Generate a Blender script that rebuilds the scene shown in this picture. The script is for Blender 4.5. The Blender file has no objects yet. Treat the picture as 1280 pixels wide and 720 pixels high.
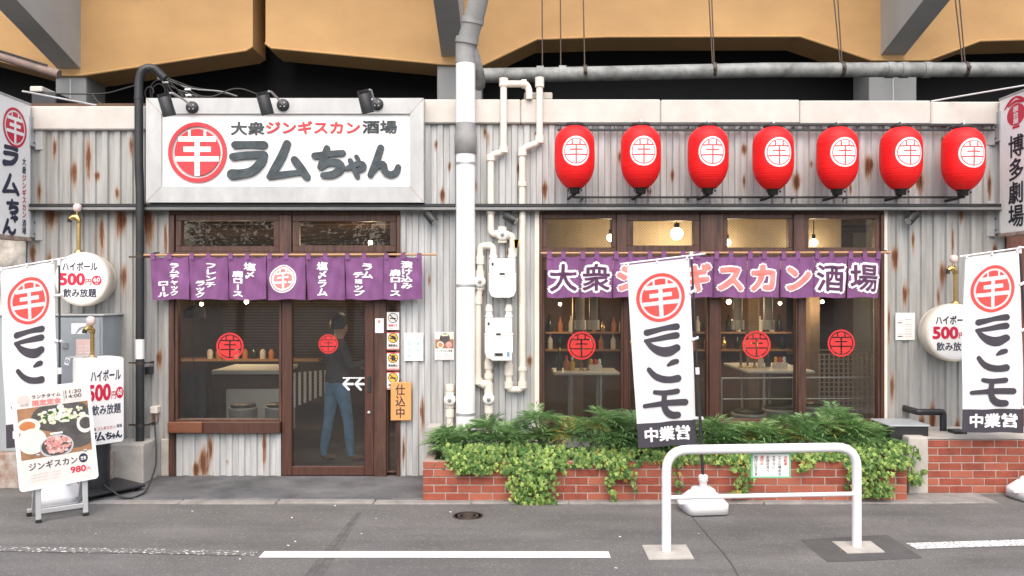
import bpy, bmesh, math, random
import numpy as np
from mathutils import Vector, Matrix
R = math.radians
rnd = random.Random(7)
scene = bpy.context.scene
COL = scene.collection

# ------------------------------------------------------------------ camera
FPX, D0, HZ, HZY = 1044.0, 9.0, 2.0, 365.0
cam_d = bpy.data.cameras.new('camera'); cam = bpy.data.objects.new('camera', cam_d); COL.objects.link(cam)
cam.location = (0, -D0, HZ); cam.rotation_euler = (R(90), 0, 0)
cam_d.lens = 36.0 * FPX / 1280; cam_d.sensor_width = 36; cam_d.shift_y = 5.0 / 1280
cam_d.clip_end = 500; scene.camera = cam

# ------------------------------------------------------------------ sky, sun, exposure
SUN = Vector((-0.02, -0.70, 0.85)).normalized()
w = bpy.data.worlds.new('World'); scene.world = w; w.use_nodes = True
nt = w.node_tree; nt.nodes.clear()
sky = nt.nodes.new('ShaderNodeTexSky'); sky.sky_type = 'NISHITA'; sky.sun_disc = False
sky.sun_elevation = math.asin(SUN.z); sky.sun_rotation = math.atan2(SUN.x, SUN.y)
sky.air_density = 1.0; sky.dust_density = 4.0; sky.ozone_density = 0.6
bg = nt.nodes.new('ShaderNodeBackground'); bg.inputs['Strength'].default_value = 0.15
ow = nt.nodes.new('ShaderNodeOutputWorld')
nt.links.new(sky.outputs[0], bg.inputs[0]); nt.links.new(bg.outputs[0], ow.inputs[0])
sun_d = bpy.data.lights.new('sun', 'SUN'); sun_d.energy = 1.25; sun_d.angle = R(100); sun_d.color = (1.0, 0.965, 0.91)
sun = bpy.data.objects.new('sun', sun_d); COL.objects.link(sun)
sun.rotation_euler = SUN.to_track_quat('Z', 'Y').to_euler(); sun.location = (-4, -10, 14)
scene.view_settings.view_transform = 'Standard'; scene.view_settings.look = 'None'
scene.view_settings.exposure = 0.95; scene.view_settings.gamma = 1.0
scene.view_settings.use_curve_mapping = False
scene.cycles.max_bounces = 8; scene.cycles.transparent_max_bounces = 16
scene.cycles.sample_clamp_indirect = 6.0

# ------------------------------------------------------------------ helpers
def X(px, Y=0.0): return (px - 640.0) * (Y + D0) / FPX
def Z(py, Y=0.0): return HZ - (py - HZY) * (Y + D0) / FPX
def YG(py): return HZ * FPX / (py - HZY) - D0          # depth of a ground point at that picture row

MATS = {}
def mat(name, col, rough=0.6, metal=0.0, var=0.12, scale=6.0, stretch=(1, 1, 1), bump=0.0, bscale=None,
        col2=None, emit=0.0, spec=0.5, tint=None, fine=0.0, trans=0.0):
    """procedural principled material: large noise + fine noise vary the colour, noise drives the bump"""
    if name in MATS: return MATS[name]
    m = bpy.data.materials.new(name); m.use_nodes = True; n = m.node_tree.nodes; l = m.node_tree.links
    p = n['Principled BSDF']; p.inputs['Roughness'].default_value = rough; p.inputs['Metallic'].default_value = metal
    p.inputs['Specular IOR Level'].default_value = spec
    tc = n.new('ShaderNodeTexCoord'); mp = n.new('ShaderNodeMapping'); mp.inputs['Scale'].default_value = stretch
    l.new(tc.outputs['Object'], mp.inputs[0])
    nz = n.new('ShaderNodeTexNoise'); nz.inputs['Scale'].default_value = scale; nz.inputs['Detail'].default_value = 6
    nz.inputs['Roughness'].default_value = 0.62; l.new(mp.outputs[0], nz.inputs['Vector'])
    rp = n.new('ShaderNodeValToRGB'); rp.color_ramp.elements[0].position = 0.3; rp.color_ramp.elements[1].position = 0.7
    a = [max(0, c * (1 - var)) for c in col]; b = [min(1, c * (1 + var)) for c in (col2 or col)]
    rp.color_ramp.elements[0].color = (*a, 1); rp.color_ramp.elements[1].color = (*b, 1)
    l.new(nz.outputs['Fac'], rp.inputs[0]); out = rp.outputs[0]
    if fine:
        n2 = n.new('ShaderNodeTexNoise'); n2.inputs['Scale'].default_value = 130; n2.inputs['Detail'].default_value = 2
        l.new(tc.outputs['Object'], n2.inputs['Vector'])
        mr = n.new('ShaderNodeMapRange'); mr.inputs['From Min'].default_value = .3; mr.inputs['From Max'].default_value = .7
        mr.inputs['To Min'].default_value = 1 - fine; mr.inputs['To Max'].default_value = 1 + fine
        l.new(n2.outputs['Fac'], mr.inputs[0])
        mx = n.new('ShaderNodeMix'); mx.data_type = 'RGBA'; mx.blend_type = 'MULTIPLY'; mx.inputs[0].default_value = 1
        l.new(out, mx.inputs[6]); l.new(mr.outputs[0], mx.inputs[7]); out = mx.outputs[2]
    if tint:
        at = n.new('ShaderNodeAttribute'); at.attribute_name = 'tint'
        mx = n.new('ShaderNodeMix'); mx.data_type = 'RGBA'; mx.blend_type = 'MIX'
        l.new(at.outputs['Fac'], mx.inputs[0]); l.new(out, mx.inputs[6]); mx.inputs[7].default_value = (*tint, 1); out = mx.outputs[2]
    l.new(out, p.inputs['Base Color'])
    if bump:
        nb = n.new('ShaderNodeTexNoise'); nb.inputs['Scale'].default_value = bscale or scale * 6; nb.inputs['Detail'].default_value = 4
        l.new(mp.outputs[0], nb.inputs['Vector'])
        bp = n.new('ShaderNodeBump'); bp.inputs['Strength'].default_value = bump; bp.inputs['Distance'].default_value = 0.01
        l.new(nb.outputs['Fac'], bp.inputs['Height']); l.new(bp.outputs[0], p.inputs['Normal'])
    if emit:
        l.new(out, p.inputs['Emission Color']); p.inputs['Emission Strength'].default_value = emit
    if trans:
        tr = n.new('ShaderNodeBsdfTranslucent'); l.new(out, tr.inputs[0]); ms = n.new('ShaderNodeMixShader')
        ms.inputs[0].default_value = trans; l.new(p.outputs[0], ms.inputs[1]); l.new(tr.outputs[0], ms.inputs[2])
        l.new(ms.outputs[0], n['Material Output'].inputs[0])
    MATS[name] = m; return m

M = {}
def defmat(key, *a, **k): M[key] = mat(key, *a, **k)

class MB:
    """collects shapes; build() links them as ONE mesh object"""
    def __init__(s): s.v = []; s.f = []; s.m = []; s.s = []; s.t = []; s.mats = []
    def mi(s, k):
        if k not in s.mats: s.mats.append(k)
        return s.mats.index(k)
    def add(s, vs, fs, k, smooth=False, tint=0.0):
        o = len(s.v); i = s.mi(k); s.v.extend([tuple(q) for q in vs])
        for f in fs: s.f.append(tuple(o + q for q in f)); s.m.append(i); s.s.append(smooth); s.t.append(tint)
    def box(s, x0, x1, y0, y1, z0, z1, k, bev=0.0, mtx=None, tint=0.0):
        if x0 > x1: x0, x1 = x1, x0
        if y0 > y1: y0, y1 = y1, y0
        if z0 > z1: z0, z1 = z1, z0
        b = min(bev, (x1 - x0) * .45, (y1 - y0) * .45, (z1 - z0) * .45)
        if b <= 0:
            vs = [(x, y, z) for x in (x0, x1) for y in (y0, y1) for z in (z0, z1)]
            fs = [(0, 1, 3, 2), (4, 6, 7, 5), (0, 4, 5, 1), (2, 3, 7, 6), (0, 2, 6, 4), (1, 5, 7, 3)]
        else:
            bm = bmesh.new(); bmesh.ops.create_cube(bm, size=1)
            for q in bm.verts: q.co = Vector(((q.co.x + .5) * (x1 - x0) + x0, (q.co.y + .5) * (y1 - y0) + y0, (q.co.z + .5) * (z1 - z0) + z0))
            bmesh.ops.bevel(bm, geom=bm.edges[:], offset=b, segments=2 if b > .012 else 1, affect='EDGES', profile=.6)
            bm.verts.index_update(); vs = [q.co.copy() for q in bm.verts]; fs = [tuple(q.index for q in f.verts) for f in bm.faces]; bm.free()
        if mtx is not None: vs = [mtx @ Vector(q) for q in vs]
        s.add(vs, fs, k, tint=tint)
    def tube(s, pts, r, k, seg=12, caps=True, fil=0.0, tint=0.0):
        pts = [Vector(p) for p in pts]
        if fil: pts = fillet(pts, fil)
        rs = r if isinstance(r, (list, tuple)) else [r] * len(pts)
        n = len(pts); vs = []; up = None
        for i, p in enumerate(pts):
            d = (pts[min(i + 1, n - 1)] - pts[max(i - 1, 0)]).normalized()
            if up is None: up = d.orthogonal().normalized()
            else:
                up = (up - d * up.dot(d)); up = up.normalized() if up.length > 1e-6 else d.orthogonal().normalized()
            sd = d.cross(up)
            for j in range(seg):
                a = 2 * math.pi * j / seg; vs.append(p + (up * math.cos(a) + sd * math.sin(a)) * rs[i])
        fs = [(i * seg + j, i * seg + (j + 1) % seg, (i + 1) * seg + (j + 1) % seg, (i + 1) * seg + j) for i in range(n - 1) for j in range(seg)]
        s.add(vs, fs, k, True, tint)
        if caps:
            s.add(vs[:seg], [tuple(range(seg))[::-1]], k); s.add(vs[-seg:], [tuple(range(seg))], k)
    def lathe(s, prof, c, k, seg=32, axis='Z', smooth=True, mtx=None):
        vs = []
        for (r, h) in prof:
            for j in range(seg):
                a = 2 * math.pi * j / seg; u, v = r * math.cos(a), r * math.sin(a)
                vs.append({'Z': (u, v, h), 'Y': (u, h, v), 'X': (h, u, v)}[axis])
        n = len(prof)
        fs = [(i * seg + j, i * seg + (j + 1) % seg, (i + 1) * seg + (j + 1) % seg, (i + 1) * seg + j) for i in range(n - 1) for j in range(seg)]
        vs = [Vector(q) + Vector(c) for q in vs] if mtx is None else [mtx @ (Vector(q) + Vector(c)) for q in vs]
        s.add(vs, fs, k, smooth)
        if prof[0][0] > 1e-5: s.add(vs[:seg], [tuple(range(seg))[::-1]], k)
        if prof[-1][0] > 1e-5: s.add(vs[-seg:], [tuple(range(seg))], k)
    def prism(s, poly, fn, th, k):
        """polygon in (a,b) mapped by fn(a,b,h), front at h=0, back at h=-th"""
        n = len(poly); fr = [fn(a, b, 0) for a, b in poly]
        if th <= 0: s.add(fr, [tuple(range(n))], k); return
        bk = [fn(a, b, -th) for a, b in poly]
        s.add(fr + bk, [tuple(range(n)), tuple(range(2 * n - 1, n - 1, -1))] + [(i, n + i, n + (i + 1) % n, (i + 1) % n) for i in range(n)], k)
    def sheet(s, fn, nu, nv, k, smooth=True, tint=0.0):
        vs = [fn(i / nu, j / nv) for j in range(nv + 1) for i in range(nu + 1)]
        fs = [(j * (nu + 1) + i, j * (nu + 1) + i + 1, (j + 1) * (nu + 1) + i + 1, (j + 1) * (nu + 1) + i) for j in range(nv) for i in range(nu)]
        s.add(vs, fs, k, smooth, tint)
    def rect(s, a0, a1, b0, b1, fn, h, k, n=1):
        s.sheet(lambda u, v: fn(a0 + (a1 - a0) * u, b0 + (b1 - b0) * v, h), n, n, k, False)
    def disc(s, ca, cb, r, fn, h, k, seg=40, rin=0.0, rings=5):
        vs = [fn(ca + (rin + (r - rin) * i / rings) * math.cos(2 * math.pi * j / seg), cb + (rin + (r - rin) * i / rings) * math.sin(2 * math.pi * j / seg), h)
              for i in range(rings + 1) for j in range(seg)]
        fs = [(i * seg + j, i * seg + (j + 1) % seg, (i + 1) * seg + (j + 1) % seg, (i + 1) * seg + j) for i in range(rings) for j in range(seg)]
        s.add(vs, fs, k)
    def text(s, body, a0, a1, b0, b1, fn, h, k, bold=0.02, mirror=False, th=0.0, stretch=True, box=None):
        """lettering fitted into the rectangle; b0 is the top"""
        vs, fs = glyphs(body, bold, th > 0, getattr(fn, 'cloth', False))
        if box: mnx, mxx, mny, mxy = box
        else:
            mnx = min(q[0] for q in vs); mxx = max(q[0] for q in vs); mny = min(q[1] for q in vs); mxy = max(q[1] for q in vs)
        out = []
        for (x, y, z) in vs:
            u = (x - mnx) / max(1e-6, mxx - mnx); v = (mxy - y) / max(1e-6, mxy - mny)
            if mirror: u = 1 - u
            out.append(fn(a0 + (a1 - a0) * u, b0 + (b1 - b0) * v, (h + th + (z - .02) * 4 if z > .001 and th else h + z * 4)))
        s.add(out, fs, k)
    def vtext(s, body, ca, b0, b1, size, fn, h, k, bold=0.02, rot=True):
        """vertical line of characters, cell by cell, from b0 (top) to b1, in a column of width size centred at ca"""
        n = len(body); ch = (b1 - b0) / n
        for i, c in enumerate(body):
            vs, fs = glyphs(c, bold, False, getattr(fn, 'cloth', False)); o = []
            for (x, y, z) in vs:
                x, y = x - .5, y - .38
                if c in 'ー-~|' and rot: x, y = y, -x
                o.append(fn(ca + x * size, b0 + ch * (i + .5) - y * ch, h + z * 4))
            s.add(o, fs, k)
    def stroke(s, pts, fn, h, k, th=0.0, step=6, round_=True):
        """brush stroke through (a,b,width) points"""
        P = []
        for i in range(len(pts) - 1):
            p0 = pts[max(i - 1, 0)]; p1 = pts[i]; p2 = pts[i + 1]; p3 = pts[min(i + 2, len(pts) - 1)]
            for j in range(step):
                t = j / step
                P.append([.5 * (2 * p1[q] + (p2[q] - p0[q]) * t + (2 * p0[q] - 5 * p1[q] + 4 * p2[q] - p3[q]) * t * t + (3 * p1[q] - p0[q] - 3 * p2[q] + p3[q]) * t ** 3) for q in range(3)])
        P.append(list(pts[-1])); L = []; Rr = []; n = len(P)
        for i in range(n):
            dx = P[min(i + 1, n - 1)][0] - P[max(i - 1, 0)][0]; dy = P[min(i + 1, n - 1)][1] - P[max(i - 1, 0)][1]
            q = math.hypot(dx, dy) or 1e-6; nx, ny = -dy / q, dx / q; wv = P[i][2] / 2
            L.append((P[i][0] + nx * wv, P[i][1] + ny * wv)); Rr.append((P[i][0] - nx * wv, P[i][1] - ny * wv))
        e = 0.00004
        for i in range(n - 1):
            s.add([fn(*L[i], h + e * i), fn(*L[i + 1], h + e * (i + 1)), fn(*Rr[i + 1], h + e * (i + 1)), fn(*Rr[i], h + e * i)], [(0, 1, 2, 3)], k)
            if th:
                for A, B in ((L[i], L[i + 1]), (Rr[i + 1], Rr[i])):
                    s.add([fn(*A, h + e * i), fn(*B, h + e * i), fn(*B, h - th), fn(*A, h - th)], [(0, 1, 2, 3)], k)
        if round_:
            for (c, a, sg, hh) in ((P[0], L[0], 1, h), (P[-1], Rr[-1], 1, h + e * (n - 1))):
                r = c[2] / 2; a0 = math.atan2(a[1] - c[1], a[0] - c[0])
                arc = [(c[0] + r * math.cos(a0 + math.pi * j / 8), c[1] + r * math.sin(a0 + math.pi * j / 8)) for j in range(9)]
                s.add([fn(*q, hh) for q in arc], [tuple(range(9))], k)
                if th:
                    for j in range(8): s.add([fn(*arc[j], hh), fn(*arc[j + 1], hh), fn(*arc[j + 1], h - th), fn(*arc[j], h - th)], [(0, 1, 2, 3)], k)
    def build(s, name, parent=None, local=False, recalc=False, origin=None):
        me = bpy.data.meshes.new(name)
        off = Vector((0, 0, 0))
        if parent is not None and not local:
            q = parent
            while q is not None: off += q.location; q = q.parent
        elif parent is None and not local:
            a = np.array(s.v); off = Vector(origin) if origin is not None else Vector(((a[:, 0].min() + a[:, 0].max()) / 2, (a[:, 1].min() + a[:, 1].max()) / 2, a[:, 2].min()))
        me.from_pydata([tuple(Vector(q) - off) for q in s.v], [], s.f)
        for k in s.mats: me.materials.append(M[k])
        me.polygons.foreach_set('material_index', s.m); me.polygons.foreach_set('use_smooth', s.s)
        at = me.attributes.new('tint', 'FLOAT', 'FACE'); at.data.foreach_set('value', s.t)
        if recalc:
            bm = bmesh.new(); bm.from_mesh(me); bmesh.ops.recalc_face_normals(bm, faces=bm.faces[:]); bm.to_mesh(me); bm.free()
        me.update()
        o = bpy.data.objects.new(name, me); COL.objects.link(o)
        if parent is not None: o.parent = parent
        elif not local: o.location = off
        return o

def fillet(pts, rad, n=6):
    out = [pts[0]]
    for i in range(1, len(pts) - 1):
        p, a, b = pts[i], pts[i - 1], pts[i + 1]
        da, db = (a - p), (b - p); r = min(rad, da.length * .49, db.length * .49)
        A, B = p + da.normalized() * r, p + db.normalized() * r
        for j in range(n + 1):
            t = j / n; out.append(A * (1 - t) ** 2 + p * 2 * t * (1 - t) + B * t * t)
    out.append(pts[-1]); return out

_G = {}
def glyphs(body, bold, solid, sub=False):
    key = (body, bold, solid, sub)
    if key in _G: return _G[key]
    c = bpy.data.curves.new('glyph', 'FONT'); c.body = body; c.size = 1; c.resolution_u = 3
    c.extrude = 0.02 if solid else 0
    o = bpy.data.objects.new('glyph', c); COL.objects.link(o)
    bpy.context.view_layer.update()
    ev = o.evaluated_get(bpy.context.evaluated_depsgraph_get()); me = ev.to_mesh()
    vs = [tuple(v.co) for v in me.vertices]; fs = [tuple(p.vertices) for p in me.polygons]
    if sub:           # finer faces, so that lettering follows folded cloth
        bm = bmesh.new(); bv = [bm.verts.new(q) for q in vs]
        for f in fs:
            try: bm.faces.new([bv[q] for q in f])
            except ValueError: pass
        for _ in range(3):
            ed = [e for e in bm.edges if e.calc_length() > .14]
            if not ed: break
            bmesh.ops.subdivide_edges(bm, edges=ed, cuts=1); bmesh.ops.triangulate(bm, faces=bm.faces[:])
        bm.verts.index_update(); vs = [tuple(q.co) for q in bm.verts]; fs = [tuple(q.index for q in f.verts) for f in bm.faces]; bm.free()
    if bold > 0:      # heavier strokes: copies of the outline stepped round a small circle
        n0 = len(vs); f0 = list(fs); v0 = list(vs); vs = []; fs = []; nd = 8 if bold > .03 else 6
        for i in range(nd + 1):
            dx, dy = (bold * math.cos(2 * math.pi * i / nd), bold * math.sin(2 * math.pi * i / nd)) if i < nd else (0, 0)
            vs += [(x + dx, y + dy, z + i * 2e-5 * (1 if not solid or z > 0 else 0)) for x, y, z in v0]; fs += [tuple(q + i * n0 for q in f) for f in f0]
    ev.to_mesh_clear(); bpy.data.objects.remove(o); bpy.data.curves.remove(c)
    _G[key] = (vs, fs); return _G[key]

def tag(o, label, cat, group=None):
    o['label'] = label; o['category'] = cat
    if group: o['group'] = group
    return o
def thing(name, label, cat, loc=(0, 0, 0), rz=0.0, group=None):
    o = bpy.data.objects.new(name, None); COL.objects.link(o); o.location = loc; o.rotation_euler = (0, 0, rz)
    o.empty_display_size = .1
    return tag(o, label, cat, group)
def struct(o): o['kind'] = 'structure'; return o
def stuff(o): o['kind'] = 'stuff'; return o
def copy_tree(o, parent=None):
    c = o.copy(); COL.objects.link(c)
    if parent is not None: c.parent = parent
    for ch in list(o.children): copy_tree(ch, c)
    return c
def front(Y): return lambda a, b, h: (a, Y - h, b)               # a plane facing the street
def pxmap(Y): return lambda a, b, h: (X(a, Y), Y - h, Z(b, Y))   # the same plane measured in photo pixels (real size at that depth)

def emblem(mb, ca, cb, r, fn, h, A, B, dh=0.0015, asp=1.0, ring=(1.0, .865), inner=.775):
    """the house mark: ring, disc, and strokes of a sheep character"""
    f = lambda a, b, hh: fn(ca + (a) * r, cb + (b) * r * asp, hh)
    mb.disc(0, 0, ring[0], f, h, A, rin=ring[1], rings=1, seg=48)
    mb.disc(0, 0, inner, f, h, A, seg=48)
    def bar(x0, x1, y0, y1, lv):
        nx = max(1, int((x1 - x0) * 6)); ny = max(1, int((y1 - y0) * 6))
        mb.sheet(lambda u, v: f(x0 + (x1 - x0) * u, y0 + (y1 - y0) * v, h + dh * lv), nx, ny, B, False)
    t = .088; I = inner + .005
    ch = lambda y: math.sqrt(max(0, I * I - y * y))
    bar(-ch(.44), ch(.44), -.44 - t, -.44 + t, 1)
    for sx in (-1, 1): bar(sx * .265 - t * .5, sx * .265 + t * .5, -ch(.27), -.44, 1.3)
    bar(-.47, .47, -.10 - t, -.10 + t, 1.0)
    bar(-ch(.22), ch(.22), .22 - t * .95, .22 + t * .95, 1)
    bar(-t, t, -.44, I, 1.6)

def emblem_cut(mb, ca, cb, r, fn, h, A, n=64):
    """cut vinyl version: strokes are left open"""
    for i in range(n):
        for j in range(n):
            x = (i + .5) / n * 2 - 1; y = (j + .5) / n * 2 - 1; d = math.hypot(x, y); t = .05
            if d > 1 or .80 < d < .875: continue
            if d < .80 and (abs(y + .42) < t or (y < -.42 and abs(abs(x) - .27) < t) or (abs(y + .12) < t and abs(x) < .45) or abs(y - .24) < t or (abs(x) < t and y > -.42)): continue
            a0, a1 = ca + (i / n * 2 - 1) * r, ca + ((i + 1) / n * 2 - 1) * r; b0, b1 = cb + (j / n * 2 - 1) * r, cb + ((j + 1) / n * 2 - 1) * r
            mb.add([fn(a0, b0, h), fn(a1, b0, h), fn(a1, b1, h), fn(a0, b1, h)], [(0, 1, 2, 3)], A)

# strokes of the shop's hand-lettered name: (x, y, width) in units where the whole word is 1.0 high boxes
def name_strokes():
    z = lambda *p: [tuple(q) for q in p]
    return {
     'ra': [z((402, 213, 34), (470, 211, 30), (530, 213, 36)), z((393, 266, 34), (460, 259, 34), (530, 257, 34)), z((533, 258, 30), (518, 292, 40), (478, 330, 40), (430, 342, 40), (390, 345, 48))],
     'mu': [z((634, 208, 34), (612, 262, 38), (582, 315, 36), (556, 354, 26)), z((556, 355, 28), (630, 343, 28), (712, 334, 20)), z((668, 280, 34), (694, 315, 36), (722, 356, 34))],
     'chi': [z((757, 262, 30), (820, 254, 28), (882, 249, 28)), z((812, 228, 28), (800, 270, 34), (784, 312, 30)), z((788, 312, 26), (822, 292, 30), (864, 296, 36), (872, 320, 38), (842, 344, 34), (796, 350, 28))],
     'ya': [z((902, 318, 22), (935, 302, 24), (968, 298, 26), (974, 316, 26), (948, 330, 20)), z((944, 266, 20), (952, 280, 18)), z((916, 283, 22), (932, 320, 24), (948, 356, 22))],
     'n': [z((1052, 226, 30), (1032, 285, 32), (1006, 348, 26)), z((1008, 346, 22), (1034, 312, 24), (1062, 298, 28), (1070, 330, 32), (1094, 346, 30), (1120, 336, 30), (1130, 312, 26))],
    }
NAME_BOX = {'ra': (370, 552, 195, 372), 'mu': (540, 745, 190, 372), 'chi': (742, 894, 214, 366), 'ya': (892, 987, 255, 368), 'n': (993, 1142, 215, 360)}
def name_h(mb, px0, px1, py0, py1, fn, h, k, th=0.0):
    """the name written left to right in a rectangle"""
    sx = (px1 - px0) / (1142 - 370.); sy = (py1 - py0) / (374 - 190.)
    for g, ss in name_strokes().items():
        for i, st in enumerate(ss):
            mb.stroke([(px0 + (x - 370) * sx, py0 + (y - 190) * sy, ww * abs(sx + sy) / 2) for x, y, ww in st], fn, h + i * .0006, k, th)
def name_v(mb, cells, fn, h, k):
    """the name written downwards; cells = five (a0,a1,b0,b1)"""
    for (g, ss), (a0, a1, b0, b1) in zip(name_strokes().items(), cells):
        x0, x1, y0, y1 = NAME_BOX[g]; sx = (a1 - a0) / (x1 - x0); sy = (b1 - b0) / (y1 - y0)
        for i, st in enumerate(ss):
            mb.stroke([(a0 + (x - x0) * sx, b0 + (y - y0) * sy, ww * (abs(sx) + abs(sy)) / 2) for x, y, ww in st], fn, h + i * .0006, k)

# ------------------------------------------------------------------ materials
defmat('white_paint', (.74, .74, .74), .45, var=.04, scale=3)
defmat('sign_white', (.86, .85, .83), .5, var=.03, scale=2)
defmat('cloth_white', (.73, .73, .75), .8, var=.03, scale=4, trans=.15)
defmat('red', (.62, .035, .045), .5, var=.08)
defmat('banner_red', (.72, .07, .06), .8, var=.06)
defmat('salmon', (.80, .22, .20), .8, var=.06)
defmat('crimson', (.55, .012, .05), .5, var=.05)
defmat('sticker_red', (.60, .025, .028), .5, var=.08)
defmat('slate', (.018, .028, .034), .5, var=.3, scale=9, col2=(.045, .062, .07))
defmat('ink', (.018, .018, .028), .6)
defmat('navy_ink', (.025, .028, .06), .6)
defmat('banner_ink', (.045, .040, .052), .8)
defmat('steel', (.42, .43, .44), .42, .5, var=.12, scale=5, bump=.05)
defmat('galv', (.43, .435, .43), .5, .25, var=.16, scale=4, stretch=(1, 1, .5), bump=.05)
defmat('black_metal', (.028, .029, .031), .45, .2, var=.25)
defmat('black_plastic', (.02, .02, .022), .4, var=.2)
defmat('cap_black', (.02, .018, .018), .5)
defmat('brass', (.60, .42, .16), .25, .9, var=.1)
defmat('cream_pipe', (.72, .66, .57), .45, var=.08, scale=9)
defmat('white_pipe', (.82, .81, .80), .4, var=.06, scale=3, stretch=(1, 1, .3))
defmat('grey_pipe', (.27, .27, .262), .5, var=.16, scale=7)
defmat('drain_pipe', (.14, .145, .14), .55, var=.25, scale=6, col2=(.24, .25, .24), bump=.08)
defmat('meter_white', (.74, .73, .70), .45, var=.05)
defmat('timber', (.046, .021, .014), .5, var=.35, scale=5, stretch=(5, 5, .5), bump=.15, bscale=24, col2=(.085, .038, .025))
defmat('timber_red', (.066, .026, .017), .45, var=.3, scale=6, stretch=(6, 6, .5), bump=.12, bscale=24)
defmat('bamboo', (.42, .24, .12), .5, var=.15, stretch=(.3, 1, 1))
defmat('purple', (.21, .082, .215), .85, var=.14, scale=5, trans=.12)
defmat('purple_dark', (.10, .035, .095), .85, var=.1)
defmat('print_white', (.84, .84, .86), .8, var=.03)
defmat('lantern_red', (.80, .012, .013), .5, spec=.3, var=.05, scale=3)
defmat('lantern_mark', (.82, .76, .76), .5, var=.04)
defmat('lantern_line', (.62, .05, .05), .5)
defmat('parapet', (.53, .495, .45), .6, var=.13, scale=2.6, bump=.04, fine=.03)
defmat('concrete', (.36, .34, .31), .85, var=.22, scale=4, bump=.35, bscale=40, fine=.10)
defmat('pale_concrete', (.42, .395, .355), .85, var=.16, scale=6, bump=.3, bscale=50, fine=.08)
defmat('apron', (.075, .077, .08), .8, var=.35, scale=2.2, bump=.25, bscale=60, col2=(.115, .116, .118), fine=.12)
defmat('kerb', (.24, .225, .21), .85, var=.25, scale=7, bump=.4, bscale=60, fine=.15)
defmat('crack', (.065, .062, .058), .9, var=.3, scale=30)
defmat('stain', (.104, .099, .094), .9, var=.3, scale=9, fine=.4)
defmat('roofing', (.05, .05, .05), .8)
defmat('patch', (.086, .083, .079), .85, var=.15, scale=5, bump=.5, bscale=160, fine=.3)
defmat('iron', (.07, .055, .047), .6, .4, var=.3, scale=20, bump=.2)
defmat('brick', (.25, .058, .034), .85, var=.32, scale=9, bump=.4, bscale=60, tint=(.37, .115, .07), fine=.16)
defmat('mortar', (.36, .29, .25), .9, var=.2, scale=12, bump=.4)
defmat('soil', (.035, .026, .018), .95, var=.3, scale=20, bump=.5)
defmat('leaf_dark', (.075, .185, .065), .5, var=.25, scale=14, tint=(.32, .50, .19), trans=.4)
defmat('leaf_ivy', (.060, .155, .026), .42, var=.35, scale=14, tint=(.42, .56, .14), trans=.35)
defmat('leaf_yellow', (.34, .26, .04), .5, var=.2, scale=14, tint=(.42, .34, .08), trans=.25)
defmat('stem', (.10, .07, .04), .8)
defmat('bark', (.07, .05, .035), .9, var=.3, bump=.4)
defmat('tan', (.43, .255, .105), .75, var=.07, scale=.9, stretch=(1, 1, 1.4), bump=.05, bscale=20, fine=.07, col2=(.47, .285, .12))
defmat('soffit', (.20, .11, .05), .8, var=.12)
defmat('bracket_grey', (.40, .405, .40), .6, var=.07, scale=2, fine=.03)
defmat('pier', (.21, .215, .21), .6, var=.08, scale=2)
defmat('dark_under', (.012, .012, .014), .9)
defmat('cabinet', (.33, .36, .38), .45, .1, var=.10, scale=5, stretch=(1, 1, .4))
defmat('rust_base', (.52, .50, .46), .8, var=.15, scale=9, col2=(.20, .075, .03), bump=.2)
defmat('peel', (.05, .052, .055), .8, var=.2, scale=3.2, col2=(.72, .66, .58), bump=.1)
defmat('wood_plaque', (.62, .30, .10), .6, var=.12, scale=4, stretch=(5, 5, .6))
defmat('paper', (.76, .76, .74), .7, var=.03)
defmat('paper_blue', (.40, .62, .64), .7)
defmat('paper_pink', (.72, .52, .48), .7, var=.05)
defmat('paper_grey', (.42, .42, .42), .7)
defmat('yellow', (.66, .42, .04), .6)
defmat('green_border', (.16, .48, .28), .6)
defmat('poster_bg', (.70, .64, .60), .6, var=.03)
defmat('food_table', (.30, .155, .075), .6, var=.3, scale=9)
defmat('food_iron', (.075, .068, .062), .5, var=.4, scale=12)
defmat('food_veg', (.56, .60, .34), .6, var=.35, scale=30, col2=(.70, .72, .52))
defmat('food_meat', (.55, .20, .17), .6, var=.3, scale=30, col2=(.70, .36, .33))
defmat('food_white', (.70, .67, .60), .6, var=.1, scale=20)
defmat('food_orange', (.55, .20, .06), .6, var=.2)
defmat('alu', (.55, .56, .56), .4, .5, var=.06)
defmat('in_wall', (.10, .056, .032), .8, var=.25, scale=2)
defmat('in_slat', (.19, .135, .09), .7, var=.2)
defmat('in_ceiling', (.30, .22, .13), .8, var=.15)
defmat('in_floor', (.042, .030, .024), .6, var=.25)
defmat('in_cream', (.42, .36, .27), .8, var=.1)
defmat('table_white', (.66, .66, .63), .35, var=.04)
defmat('bottle', (.02, .03, .015), .15)
defmat('denim', (.15, .32, .52), .85, var=.25, scale=14, bump=.2)
defmat('sweater', (.075, .082, .092), .9, var=.2, scale=14, bump=.2)
defmat('skin', (.62, .38, .27), .55, var=.06)
defmat('hair', (.022, .016, .012), .5, var=.3, scale=40, stretch=(1, 1, .2))
defmat('shoe', (.20, .12, .07), .6)
defmat('bulb', (1.0, .70, .36), .3, emit=14)
defmat('bulb_small', (1.0, .74, .42), .3, emit=9)
defmat('facade_far', (.74, .72, .67), .8, var=.10, scale=.6)
defmat('facade_band', (.30, .29, .27), .8, var=.1)
defmat('glass_far', (.05, .06, .07), .1)
defmat('far_leaf', (.035, .062, .022), .6, var=.3, scale=1.5, tint=(.08, .12, .04))
defmat('wire', (.03, .028, .026), .6)
defmat('rod_brown', (.07, .045, .03), .6)
defmat('white_wire', (.6, .6, .6), .5)
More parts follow.
